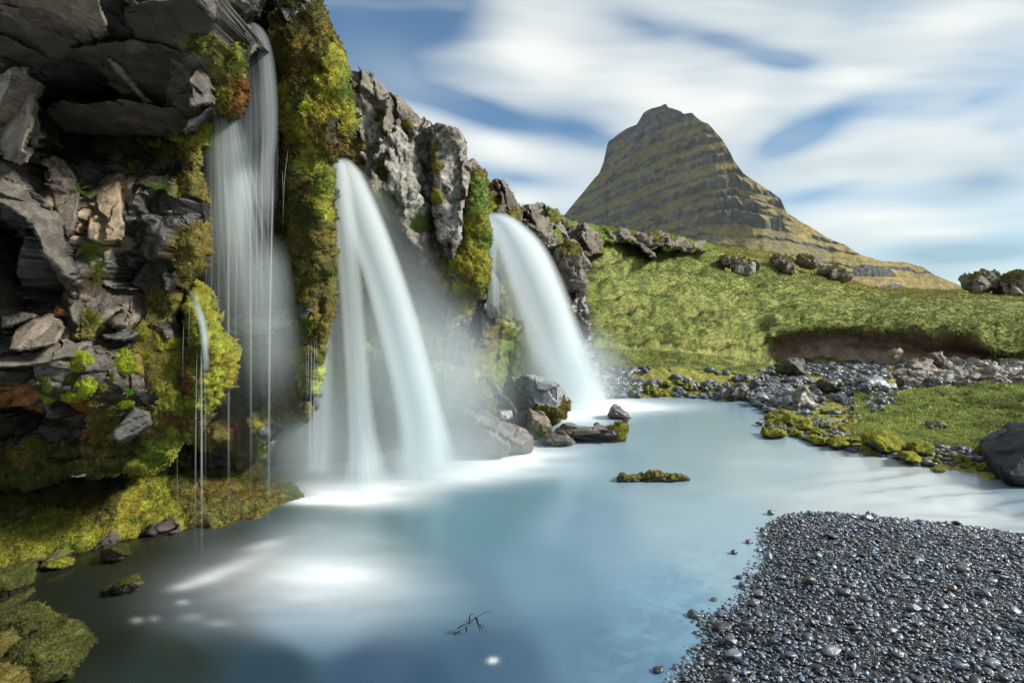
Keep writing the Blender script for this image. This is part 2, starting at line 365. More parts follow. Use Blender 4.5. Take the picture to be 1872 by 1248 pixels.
# ------------------------------------------------------------------ water
def ell(x, y, L_):
    r = np.zeros_like(x)
    for (cx, cy, rx, ry, rot, s) in L_:
        a = math.radians(rot); dx = x - cx; dy = y - cy
        u = (dx * math.cos(a) + dy * math.sin(a)) / rx; v = (-dx * math.sin(a) + dy * math.cos(a)) / ry
        r = r + s * np.exp(-(u * u + v * v) * 1.2)
    return r
def build_water():
    ys = [1900, 1700, 1550]; ys += list(np.arange(1440, 760, -4)); ys += list(np.arange(760, 690, -2.5)); ys = np.array(ys, float)
    xs = np.concatenate([np.arange(-700, -40, 30), np.arange(-40, 1920, 7), np.arange(1920, 2900, 25)])
    X, Y = np.meshgrid(xs, ys); D = WD(Y); p = P(X, Y, D); p[..., 2] = 0
    H, W = X.shape
    ctrl = [  # water colour: glacial silt and air, plus painted-in dark cliff and pale sky reflections
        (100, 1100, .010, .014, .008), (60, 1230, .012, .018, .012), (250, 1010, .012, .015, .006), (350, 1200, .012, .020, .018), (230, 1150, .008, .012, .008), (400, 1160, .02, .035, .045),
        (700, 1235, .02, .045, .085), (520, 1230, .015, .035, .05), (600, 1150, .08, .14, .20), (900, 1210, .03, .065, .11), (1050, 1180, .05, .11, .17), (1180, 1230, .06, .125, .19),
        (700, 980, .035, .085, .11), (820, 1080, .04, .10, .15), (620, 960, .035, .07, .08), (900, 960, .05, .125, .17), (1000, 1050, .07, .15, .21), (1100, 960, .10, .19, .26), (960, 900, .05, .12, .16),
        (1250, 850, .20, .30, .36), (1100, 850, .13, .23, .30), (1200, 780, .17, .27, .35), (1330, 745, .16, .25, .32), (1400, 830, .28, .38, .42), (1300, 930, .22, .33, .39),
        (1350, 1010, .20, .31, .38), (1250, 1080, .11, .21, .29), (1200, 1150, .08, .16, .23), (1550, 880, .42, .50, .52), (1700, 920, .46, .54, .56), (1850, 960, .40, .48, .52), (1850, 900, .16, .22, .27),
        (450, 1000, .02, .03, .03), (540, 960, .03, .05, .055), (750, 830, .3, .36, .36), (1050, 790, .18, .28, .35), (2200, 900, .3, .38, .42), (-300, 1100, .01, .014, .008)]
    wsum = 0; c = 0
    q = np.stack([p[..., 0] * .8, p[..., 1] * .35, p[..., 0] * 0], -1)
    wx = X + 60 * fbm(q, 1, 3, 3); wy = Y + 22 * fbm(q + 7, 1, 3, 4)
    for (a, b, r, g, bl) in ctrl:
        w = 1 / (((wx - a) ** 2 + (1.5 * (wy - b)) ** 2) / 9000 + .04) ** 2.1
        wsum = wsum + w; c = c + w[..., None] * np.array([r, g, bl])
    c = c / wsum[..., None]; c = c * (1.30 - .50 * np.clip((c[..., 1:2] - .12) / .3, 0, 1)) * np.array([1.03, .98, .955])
    foam = ell(X, Y, [(612, 1042, 115, 40, 0, .36), (580, 1050, 200, 62, 3, .20), (480, 1055, 150, 42, -6, .15), (620, 1000, 130, 45, 0, .12), (600, 1085, 210, 60, 0, .24), (560, 1120, 230, 45, 0, .14), (440, 1030, 95, 13, -22, .26), (490, 994, 42, 8, -14, .34), (335, 1072, 26, 7, -8, .34), (380, 1056, 45, 12, -15, .25),
                      (655, 903, 95, 26, 0, 1.3), (770, 868, 190, 24, -2, 1.0), (850, 845, 170, 20, 2, .9), (600, 880, 60, 22, -8, .55), (560, 915, 45, 7, 0, .9), (640, 850, 110, 9, -6, .7), (700, 830, 150, 14, 0, .8),
                      (560, 845, 60, 6, -12, .6), (1085, 742, 95, 20, 0, 1.2), (1190, 744, 90, 9, 0, .6), (1010, 828, 110, 16, -6, .35), (1020, 765, 70, 14, 0, .8), (940, 825, 70, 12, 0, .7),
                      (901, 1206, 9, 6, 0, .75), (334, 1100, 12, 5, 0, .28), (251, 1133, 12, 6, 0, .2), (282, 1130, 11, 6, 0, .15), (350, 1127, 24, 8, 0, .12), (400, 1138, 26, 7, 0, .12),
                      (1500, 905, 220, 12, 4, .10), (1640, 950, 120, 6, 6, .25), (1760, 935, 160, 8, 8, .2), (1450, 850, 160, 10, 4, .08)])
    st = fbm(np.stack([p[..., 0] * 1.1 + p[..., 1] * .15, p[..., 1] * 2.6, p[..., 0] * 0], -1), 1.6, 4, 8)
    foam = np.clip(foam * (1 + .45 * st), 0, 1)
    # stones of the bed glimmering through the shallows beside the gravel
    bed = np.clip(ell(X, Y, [(1240, 1120, 170, 110, -40, 1), (1180, 1220, 120, 70, 0, .8)]), 0, 1)
    h, cr = facet(p * (1, 1, 0) + np.array([0, 0, .3]), (.075, .075, 5), 5, 0)
    c = c * (1 + (bed * h)[..., None] * .13)
    # standing ripples of the outflow
    rp = ell(X, Y, [(1700, 905, 200, 42, 6, 1), (1850, 930, 160, 40, 8, .8)])
    wv = np.sin(p[..., 1] * 16 + p[..., 0] * -7 + 4 * fbm(p, 1.1, 3, 6)) * .5 + fbm(p * (1, 2.4, 1), 2.4, 3, 9)
    z = rp * wv * .022 + .004 * fbm(p * (.8, 1.5, 1), 2.0, 3, 2)
    p[..., 2] = z
    p = p.reshape(-1, 3); idx = np.arange(H * W).reshape(H, W)
    F = np.stack([idx[:-1, :-1], idx[:-1, 1:], idx[1:, 1:], idx[1:, :-1]], -1).reshape(-1, 4)
    m = bpy.data.materials.new('silky_water'); m.use_nodes = True; nt = m.node_tree; L = nt.links; b = nt.nodes['Principled BSDF']
    at = nn(nt, 'ShaderNodeAttribute', attribute_name='col'); fo = nn(nt, 'ShaderNodeAttribute', attribute_name='foam')
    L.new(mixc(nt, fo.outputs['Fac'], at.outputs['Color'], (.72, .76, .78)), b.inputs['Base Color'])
    L.new(mth(nt, 'MULTIPLY_ADD', fo.outputs['Fac'], .5, .20), b.inputs['Roughness'])
    b.inputs['IOR'].default_value = 1.33
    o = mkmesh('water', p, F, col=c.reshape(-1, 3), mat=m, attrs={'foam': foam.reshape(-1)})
    tag(o, 'silky milky blue pool and stream below the waterfalls', None, None, 'structure')
build_water()

# ------------------------------------------------------------------ terrain behind the pool
def build_ground():
    # per picture column: rows of (distance, height); see the names below
    names = ['bed', 'shore', 'flat', 'rubble', 'foot', 'under', 'lip', 'e', 'f', 'g', 'crest', 'back', 'far', 'end']
    def Z(py, D): return CAMZ + (HOR - py) / FPX * D
    cols = {
        820:  [(11.0, -.6), (12.0, -.1), (12.6, .2), (13.4, .6), (14.4, 1.1), (14.8, 1.4), (15.2, 1.7), (16.5, 2.4), (18.5, 3.3), (20, 4.1), (22, 4.7), (26, 4.6), (300, 4), (2200, 2)],
        1100: [(12.4, -.5), (13.1, 0), (13.6, Z(702, 13.6)), (14.2, Z(675, 14.2)), (14.8, Z(640, 14.8)), (15.1, Z(622, 15.1)), (15.5, Z(600, 15.5)), (17, Z(540, 17)), (19, Z(482, 19)), (21.5, Z(432, 21.5)), (23, Z(414, 23)), (28, 5.2), (300, 4), (2200, 2)],
        1250: [(12.6, -.5), (13.4, 0), (13.9, Z(702, 13.9)), (14.5, Z(675, 14.5)), (15.2, Z(645, 15.2)), (15.6, Z(628, 15.6)), (16.1, Z(608, 16.1)), (18.5, Z(552, 18.5)), (22, Z(500, 22)), (27, Z(456, 27)), (30, Z(438, 30)), (36, 5.5), (300, 4), (2200, 2)],
        1380: [(11.4, -.5), (12.6, 0), (14.0, Z(703, 14)), (14.9, Z(688, 14.9)), (16.0, Z(662, 16)), (16.6, Z(632, 16.6)), (17.2, Z(602, 17.2)), (20.5, Z(558, 20.5)), (26, Z(515, 26)), (33, Z(480, 33)), (39, Z(459, 39)), (46, 6.0), (300, 4), (2200, 2)],
        1425: [(8.6, -.5), (9.7, 0), (13.0, Z(716, 13)), (14.8, Z(690, 14.8)), (17.0, Z(670, 17)), (17.5, Z(618, 17.5)), (16.8, Z(601, 16.8)), (20.8, Z(560, 20.8)), (27, Z(518, 27)), (35, Z(484, 35)), (41, Z(466, 41)), (48, 6.0), (300, 4), (2200, 2)],
        1500: [(7.6, -.5), (8.55, 0), (12.8, Z(721, 12.8)), (14.8, Z(690, 14.8)), (16.8, Z(671, 16.8)), (17.2, Z(625, 17.2)), (16.5, Z(606, 16.5)), (21.5, Z(568, 21.5)), (29, Z(532, 29)), (38, Z(507, 38)), (45, Z(493, 45)), (56, 4.9), (300, 4), (2200, 2)],
        1600: [(7.0, -.5), (7.8, 0), (12.6, Z(722, 12.6)), (14.6, Z(690, 14.6)), (16.6, Z(670, 16.6)), (17.1, Z(628, 17.1)), (16.4, Z(610, 16.4)), (22, Z(578, 22)), (31, Z(553, 31)), (44, Z(538, 44)), (58, Z(529, 58)), (72, 4.0), (300, 4), (2200, 2)],
        1750: [(6.4, -.5), (7.2, 0), (12.4, Z(712, 12.4)), (14.2, Z(690, 14.2)), (16.1, Z(664, 16.1)), (16.7, Z(628, 16.7)), (16.0, Z(612, 16.0)), (20.5, Z(584, 20.5)), (28, Z(559, 28)), (40, Z(541, 40)), (56, Z(532, 56)), (70, 3.6), (300, 4), (2200, 2)],
        1872: [(5.7, -.5), (6.5, 0), (12.0, Z(706, 12)), (13.8, Z(690, 13.8)), (15.0, Z(672, 15)), (15.6, Z(648, 15.6)), (15.0, Z(634, 15.0)), (18.5, Z(603, 18.5)), (26, Z(570, 26)), (38, Z(548, 38)), (56, Z(540, 56)), (70, 3.4), (300, 4), (2200, 2)],
        2500: [(4.5, -.5), (5.4, 0), (10.5, .3), (12, .45), (13.4, .6), (13.8, .9), (13.5, 1.2), (17, 1.6), (24, 2.2), (36, 3.0), (56, 3.6), (70, 3.4), (300, 4), (2200, 2)]}
    kx = sorted(cols); A = np.array([cols[k] for k in kx], float)          # [col,row,2]
    xs = np.concatenate([np.arange(820, 1900, 3.2), np.arange(1900, 2500, 14)])
    rowdiv = [6, 90, 34, 24, 22, 8, 34, 30, 30, 22, 10, 10, 6]
    prof = np.stack([np.stack([np.interp(xs, kx, A[:, r, j]) for r in range(A.shape[1])], -1) for j in (0, 1)], -1)   # [x,row,2]
    k = np.hanning(9); k /= k.sum()
    for r in range(prof.shape[1]):
        for j in (0, 1):
            v = np.pad(prof[:, r, j], 4, mode='edge'); prof[:, r, j] = np.convolve(v, k, 'valid')
    # ragged turf lip
    lipn = fbm(np.stack([xs * .02, xs * 0, xs * 0], -1), 1, 5, 77, .7); bankx = np.clip((xs - 1405) / 12, 0, 1)
    prof[:, 6, 1] += bankx * lipn * .16; prof[:, 5, 1] += bankx * lipn * .1; prof[:, 6, 0] += bankx * fbm(np.stack([xs * .03, xs * 0 + 4, xs * 0], -1), 1, 4, 78) * .35
    shn = fbm(np.stack([xs * .03, xs * 0 + 8, xs * 0], -1), 1, 4, 79)
    prof[:, 1, 0] += np.clip((xs - 1390) / 60, 0, 1) * shn * .25 + .1 * shn
    D, Zz, RW = [], [], []
    for r, n in enumerate(rowdiv):
        t = np.linspace(0, 1, n, endpoint=False)[None]
        a = prof[:, r, None]; b = prof[:, r + 1, None]
        if r >= 10: D.append(a[..., 0] * (b[..., 0] / a[..., 0]) ** t)
        else: D.append(a[..., 0] + (b[..., 0] - a[..., 0]) * t)
        Zz.append(a[..., 1] + (b[..., 1] - a[..., 1]) * t); RW.append(np.broadcast_to(r + t, (len(xs), n)))
    D = np.concatenate(D, 1); Zz = np.concatenate(Zz, 1); RW = np.concatenate(RW, 1)
    X = (xs[:, None] - CX) / FPX * D; p = np.stack([X, D, Zz], -1)
    PX = np.broadcast_to(xs[:, None], D.shape); PY = HOR - (Zz - CAMZ) / D * FPX
    bank = (RW > 4.02) & (RW < 5.95) & (PX > 1408 + 26 * fbm(p, 1.5, 4, 5)); nearflat = (RW < 2.9)
    # hummocks
    amp = np.where(RW < 1, .02, np.where(RW < 3, np.where(PX > 1560, .20, .05), np.where(RW < 4, .06, .30))) * np.where(bank, .25, 1) * np.clip((RW - .8), 0, 1) * (1 + np.clip((D - 25) / 30, 0, .6)) * np.where(D > 60, .5, 1)
    hum = .5 * (1 - 2.4 * np.abs(fbm(p * (1, 1.0, 1.6), .7, 4, 31))) + .5 * fbm(p * (1, 1.3, 1), 1.8, 5, 32) + .28 * (1 - 2.2 * np.abs(fbm(p, 4.2, 3, 35)))
    terr = (np.abs(np.sin((PY + 26 * fbm(p, .35, 4, 90)) * .10)) * 2 - 1.2) * np.clip((1900 - PX) / 320, .25, 1) * (RW > 3) * .6
    p[..., 2] += amp * (hum + terr) * np.interp(RW, [0, 7.5, 9.5, 10.5], [1, 1, .3, .25])
    p[..., 2] += np.clip(RW - 4, 0, 1) * np.interp(RW, [0, 7.5, 9.5, 10.5], [1, 1, .3, .2]) * .45 * fbm(p, .3, 3, 33)
    # colour
    n1 = fbm(p, .9, 4, 41); n2 = fbm(p, 3.5, 4, 42); n3 = fbm(p * (1, 2, 1), .25, 3, 43)
    g1 = np.array([.145, .178, .042]); g2 = np.array([.225, .225, .070]); g3 = np.array([.085, .105, .030]); br = np.array([.16, .13, .06])
    w = np.clip(.5 + 1.1 * n1, 0, 1)[..., None]; c = g1 * (1 - w) + g2 * w
    w = np.clip(.15 - 2.2 * n2 - 1.2 * fbm(p, 9, 3, 45), 0, .9)[..., None]; c = c * (1 - w) + g3 * w
    w = np.clip((D - 24) / 30, 0, .75)[..., None] * np.clip(.75 + n3, 0, 1)[..., None]; c = c * (1 - w) + np.array([.21, .17, .05]) * w
    soil = np.array([.19, .115, .078]); paleso = np.array([.24, .19, .15])
    w = np.clip((PX - 1440) / 120, 0, 1) * np.clip((1680 - PX) / 60, 0, 1) * np.clip((4.62 - RW) / .3, 0, 1) * .8
    cs = soil * (1 + .5 * n2[..., None]); cs = cs * (1 - w[..., None]) + paleso * w[..., None]
    c = np.where(bank[..., None], cs, c)
    # stony and mossy margin
    gs = np.interp(PX, [1100, 1390, 1430, 1500, 1560, 1620, 1700, 1872, 2500], [0, 0, 0, 0, 0, .62, .42, .30, .3])     # where grass starts on the flat (row units from shore)
    rowf = RW - 1
    topf = np.interp(PX, [1540, 1600, 1700, 1872], [.9, .93, 1.0, 1.0])
    jn = .16 * fbm(p, .9, 4, 51)
    grassflat = (PX > 1545 + 60 * n1) & (rowf + jn > .10 + gs * .22) & (rowf + jn < topf)
    stone = (RW < 3.0) & ~grassflat
    shm = (RW < 3.75) & (PX < 1390) & (PY > 706 + 10 * n1)
    stone |= shm
    cst = np.array([.055, .06, .065]) * (1 + .8 * n2[..., None])
    mossy = stone & (n1 + .4 * n2 > np.where(PX < 1390, -.25, np.where(RW < 1.9, -.22, .10))); cst = np.where(mossy[..., None], np.array([.20, .19, .03]) * (1 + .5 * n2[..., None]), cst)
    c = np.where(stone[..., None], cst, c)
    c = np.where(grassflat[..., None], np.array([.185, .215, .062]) * (1 + .7 * n1[..., None] + .6 * n2[..., None]), c)
    rub = (RW >= 3.0) & (RW < 4.0) & (PX > 1390) & (n1 + .5 * n2 < .0 + .25 * (PX > 1640)); c = np.where(rub[..., None], np.array([.13, .11, .085]) * (1 + .6 * n2[..., None]), c)
    p[..., 2] += np.where(stone, .035 * np.maximum(0, fbm(p, 5, 3, 61)) * 2, 0) * (RW > .9)
    green = ~(bank | stone | rub) & (RW > 1)
    p2 = p.reshape(-1, 3); H, W = D.shape; idx = np.arange(H * W).reshape(H, W)
    F = np.stack([idx[:-1, :-1], idx[1:, :-1], idx[1:, 1:], idx[:-1, 1:]], -1).reshape(-1, 4)
    o = mkmesh('ground', p2, F, col=np.clip(c.reshape(-1, 3), .004, .6), moss=green.reshape(-1) * .8, mat=M_FAR)
    tag(o, 'grassy hillside and meadow rising from the stony shore behind the pool', None, None, 'structure')
    N = vnormals(p2, F)
    bvh = BVHTree.FromPolygons([tuple(v) for v in p2.tolist()], F.tolist())
    # ground cover: leaf and grass blades, larger in number where they show large
    gm = green.reshape(-1) & (D.reshape(-1) < 62) & (PX.reshape(-1) < 1960); wi = np.nonzero(gm)[0]
    Df = D.reshape(-1)[wi]
    ll = .0033 * Df * np.where((Df < 13.2) & (PX.reshape(-1)[wi] > 1540), 1.8, 1) * np.where((PX.reshape(-1)[wi] < 1450) & (Df < 20), .75, 1.0)
    o1 = blades('grass', p2[wi], N[wi], c.reshape(-1, 3)[wi] * 1.16, ll, ll * .33, 560000, up=.35, spread=1.0, seed=5, var=.38)
    tag(o1, 'short green grass and low leafy plants covering the slope and meadow')
    lipm = (RW > 5.85) & (RW < 6.12) & (PX > 1408) & (PX < 1950); li = np.nonzero(lipm.reshape(-1))[0]
    o2 = blades('turf_fringe', p2[li], N[li] * 0 + np.array([0, -.7, 0]), np.tile(np.array([[.15, .16, .04]]), (len(li), 1)),   .13, .028, 5000, up=-.45, spread=.4, seed=6)
    tag(o2, 'ragged fringe of turf hanging over the dark eroded soil bank')
    mm = (mossy & (RW > .95) & (PX > 1000)).reshape(-1); mi = np.nonzero(mm)[0]
    o3 = blades('shore_moss', p2[mi], N[mi], np.tile(np.array([[.24, .23, .03]]), (len(mi), 1)), .035, .016, 16000, up=.3, spread=.8, seed=9)
    tag(o3, 'yellow green moss growing between the stones along the right shore')
    # small loose stones filling the margin
    sm = (((stone & (~mossy | (n2 > .25))) | rub) & (RW > .85) & (RW < 3.98) & (PX > 1095) & (PX < 1960)).reshape(-1); si = np.nonzero(sm)[0]
    g = np.random.default_rng(15); bm = bmesh.new(); bmesh.ops.create_icosphere(bm, subdivisions=1, radius=1); iv = np.array([v.co[:] for v in bm.verts]); tf = np.array([[v.index for v in f.verts] for f in bm.faces]); bm.free()
    V, Fs, Cs = [], [], []; n = 7500
    for k in range(n):
        i = si[g.integers(len(si))]; s_ = D.reshape(-1)[i] / FPX * g.choice([2.2, 3, 4, 6, 8], p=[.35, .3, .2, .1, .05])
        v = iv * (1 + g.normal(0, .28, (len(iv), 1))) * np.array([s_ * g.uniform(.8, 1.5), s_ * g.uniform(.8, 1.5), s_ * g.uniform(.5, .9)]); v = v @ np.array(Matrix.Rotation(g.uniform(0, 6.28), 3, 'Z')).T
        V.append(v + p2[i] + np.array([g.normal(0, .04), g.normal(0, .04), s_ * .2])); Fs.append(tf + 12 * k if len(iv) == 12 else tf + len(iv) * k)
        dry = PX.reshape(-1)[i] > 1620 and RW.reshape(-1)[i] > 2.6; b = np.array([.19, .17, .14] if dry else [.085, .095, .105]) * np.exp(g.normal(0, .5)); Cs.append(np.tile(b, (len(iv), 1)))
    o4 = mkmesh('shore_gravel', np.concatenate(V), np.concatenate(Fs), col=np.clip(np.concatenate(Cs), 0, .7), moss=np.zeros(len(iv) * n), mat=M_WET, smooth=False)
    tag(o4, 'small broken stones filling the far shore between the larger rocks', None, None, 'stuff')
    return bvh
GROUND = build_ground()
def gz(px, D):
    x = (px - CX) / FPX * D; h = GROUND.ray_cast(Vector((x, D, 30)), Vector((0, 0, -1)))
    return h[0].z if h[0] else 0.0
def gpt(px, py):
    """where the sight line through a picture point meets the ground"""
    d = Vector(((px - CX) / FPX, 1, (HOR - py) / FPX)).normalized(); h = GROUND.ray_cast(Vector((0, 0, CAMZ)), d)
    return h[0]

# ------------------------------------------------------------------ mountain
def build_mountain():
    sil = [(880, 452), (960, 430), (1031, 393), (1062, 357), (1095, 317), (1106, 288), (1111, 260), (1125, 250), (1143, 237), (1164, 227), (1170, 217), (1177, 205), (1195, 196), (1209, 194), (1217, 191), (1222, 198),
           (1228, 199), (1246, 204), (1249, 208), (1265, 207), (1274, 216), (1282, 222), (1295, 227), (1308, 242), (1323, 258), (1330, 270), (1336, 280), (1341, 292), (1359, 317), (1385, 335), (1410, 350), (1427, 363), (1438, 388),
           (1480, 414), (1510, 433), (1543, 447), (1571, 464), (1610, 477), (1653, 479), (1687, 488), (1707, 502), (1771, 528), (1900, 548), (2200, 556)]
    xs = np.arange(880, 2200, 2.3); sy = np.interp(xs, *zip(*sil))
    sy = sy + 2.2 * fbm(np.stack([xs * .06, xs * 0, xs * 0], -1), 1, 4, 3) * (sy < 470)
    nr = 190; t = np.linspace(0, 1, nr); bot = 575.0
    X = np.broadcast_to(xs[:, None], (len(xs), nr)); Y = sy[:, None] + (bot - sy[:, None]) * t[None] ** 1.05
    # nearest along the crest line that runs down to the right, receding on both flanks
    Dr = np.interp(xs, [880, 1040, 1150, 1290, 1380, 1440, 1560, 1700, 2200], [1330, 1215, 1050, 900, 880, 900, 985, 1120, 1500])
    kk = np.hanning(61); kk /= kk.sum(); Dr = np.convolve(np.pad(Dr, 30, mode='edge'), kk, 'valid')
    D0 = np.broadcast_to(Dr[:, None], X.shape)
    zt = CAMZ + (HOR - Y) / FPX * D0                    # elevation
    D = D0 + zt * .55 - 60
    # layered cliffs: treads of grass slope back, risers are steep
    wob = 9 * fbm(np.stack([X * .006, zt * .004, X * 0], -1), 1, 4, 5) + 3 * fbm(np.stack([X * .05, zt * .01, X * 0], -1), 1, 3, 6)
    zl = zt + wob + .17 * np.clip(1290 - X, 0, 400) * np.clip(zt / 150, .3, 1) + .30 * np.clip(X - 1345, 0, 400) * np.clip((zt - 60) / 150, .25, 1)
    bands = np.array([-40, -15, 22, 40, 62, 84, 99, 124, 141, 163, 184, 198, 219, 241, 256, 275, 292, 308, 330, 352, 370, 392, 420, 460, 520.]); hts = np.array([6, 5, 8, 4, 7, 14, 5, 5, 15, 12, 9, 13, 6, 11, 6, 9, 6, 10, 8, 9, 8, 20, 20, 20, 20.])
    li = np.clip(np.searchsorted(bands, zl) - 1, 0, len(bands) - 1); hgt = hts[li]; u = zl - bands[li]; gap = np.append(np.diff(bands), 60)[li]
    present = np.clip(.62 + 1.7 * fbm(np.stack([X * .009, li * 3.7, X * 0], -1), 1, 3, 8) + (zt > 165) * .35 - (zt < 140) * .22 - (zt < 70) * .2, 0, 1)
    xr = fbm(np.stack([X * .16, li * 5.1 + zl * .01, X * 0], -1), 1, 4, 9)          # gullies in the risers
    hgt = hgt * (1.05 + 1.25 * fbm(np.stack([X * .05, li * 2.3, X * 0], -1), 1, 3, 13)) * np.clip(present * 1.8, 0, 1.1)
    riser = (u < hgt) & (present > .2)
    fr_ = np.clip((u - hgt) / np.maximum(gap - hgt, 1), 0, 1)
    D = D + (gap * .9) * (fr_ - u / gap)               # risers steep, treads lie back
    D = D - np.where(riser, 4.5 * (xr + .5 * fbm(np.stack([X * .4, zl * .12, X * 0], -1), 1, 3, 12)), 0)
    D = D - 26 * fbm(np.stack([X * .012, zt * .002, X * 0], -1), 1, 3, 10) + 5 * fbm(np.stack([X * .07, zt * .03, X * 0], -1), 1, 4, 11)
    p = P(X, Y, D)
    n1 = fbm(np.stack([X * .03, zl * .05, X * 0], -1), 1, 4, 14); n2 = fbm(np.stack([X * .15, zl * .22, X * 0], -1), 1, 4, 15)
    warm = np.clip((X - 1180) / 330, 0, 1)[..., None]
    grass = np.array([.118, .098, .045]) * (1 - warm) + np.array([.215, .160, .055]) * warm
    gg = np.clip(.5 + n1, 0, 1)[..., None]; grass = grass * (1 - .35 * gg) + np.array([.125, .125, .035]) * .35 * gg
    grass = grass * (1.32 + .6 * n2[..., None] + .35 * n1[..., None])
    rockc = np.array([.105, .106, .112]) * (1 + .7 * n2[..., None] + .3 * n1[..., None] + .5 * xr[..., None])
    scree = np.clip(n1 * 1.6 - .2, 0, .6)[..., None]
    c = grass * (1 - scree) + np.array([.12, .12, .11]) * scree
    edge = np.clip(1.6 * n2 + 1.2, 0, 1)[..., None]
    c = np.where(riser[..., None], rockc * edge + c * (1 - edge), c)
    fine = (np.abs(((zl + 3 * n1) / 6.3) % 1.0 - .5) < .17) & (fbm(np.stack([X * .02, np.floor(zl / 6.3) * 2.1, X * 0], -1), 1, 3, 71) > -.02) & (zt > 60)
    c = np.where(fine[..., None], c * .55 + rockc * .4, c)
    c = np.where(((zt > 318) & (n1 + .8 * n2 > -.15))[..., None], rockc * .85, c)
    gul = fbm(np.stack([(X + .5 * (Y - 400)) * .05, Y * .006, X * 0], -1), 1, 4, 19); c = np.where(((gul > .28) & (Y > 330) & ~riser)[..., None], c * .6 + np.array([.12, .11, .09]) * .4, c)
    c = np.clip(c, .01, .6)
    H, W = X.shape; idx = np.arange(H * W).reshape(H, W)
    F = np.stack([idx[:-1, :-1], idx[:-1, 1:], idx[1:, 1:], idx[1:, :-1]], -1).reshape(-1, 4)
    V = p.reshape(-1, 3); top = p[:, 0] + np.array([0, 260, -120]); base2 = len(V)
    V2 = np.concatenate([V, top]); a = idx[:, 0]; b = base2 + np.arange(H)
    F2 = np.stack([a[:-1], a[1:], b[1:], b[:-1]], -1)
    m = bpy.data.materials.new('mountain'); m.use_nodes = True; nt = m.node_tree; bb = nt.nodes['Principled BSDF']
    at = nn(nt, 'ShaderNodeAttribute', attribute_name='col'); tc = nn(nt, 'ShaderNodeTexCoord')
    nz = nn(nt, 'ShaderNodeTexNoise'); nz.inputs['Scale'].default_value = .16; nz.inputs['Detail'].default_value = 7; nz.inputs['Roughness'].default_value = .7; nt.links.new(tc.outputs['Object'], nz.inputs['Vector'])
    r = nn(nt, 'ShaderNodeMapRange'); nt.links.new(nz.outputs['Fac'], r.inputs[0]); r.inputs[1].default_value = .3; r.inputs[2].default_value = .7; r.inputs[3].default_value = .6; r.inputs[4].default_value = 1.4
    vv = nn(nt, 'ShaderNodeVectorMath', operation='SCALE'); nt.links.new(at.outputs['Color'], vv.inputs[0]); nt.links.new(r.outputs[0], vv.inputs['Scale']); nt.links.new(vv.outputs[0], bb.inputs['Base Color'])
    bb.inputs['Roughness'].default_value = .95; bb.inputs['Specular IOR Level'].default_value = .1
    bp = nn(nt, 'ShaderNodeBump'); bp.inputs['Strength'].default_value = .8; bp.inputs['Distance'].default_value = 5; nt.links.new(nz.outputs['Fac'], bp.inputs['Height']); nt.links.new(bp.outputs[0], bb.inputs['Normal'])
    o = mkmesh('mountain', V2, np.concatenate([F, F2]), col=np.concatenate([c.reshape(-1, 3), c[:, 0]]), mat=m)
    tag(o, 'steep layered grass and rock mountain rising behind the falls', None, None, 'structure')
build_mountain()

# ------------------------------------------------------------------ cliffs
def cliff_root(label, loc, kind='structure'):
    r = empty('cliff', loc); tag(r, label, 'cliff', None, None); return r

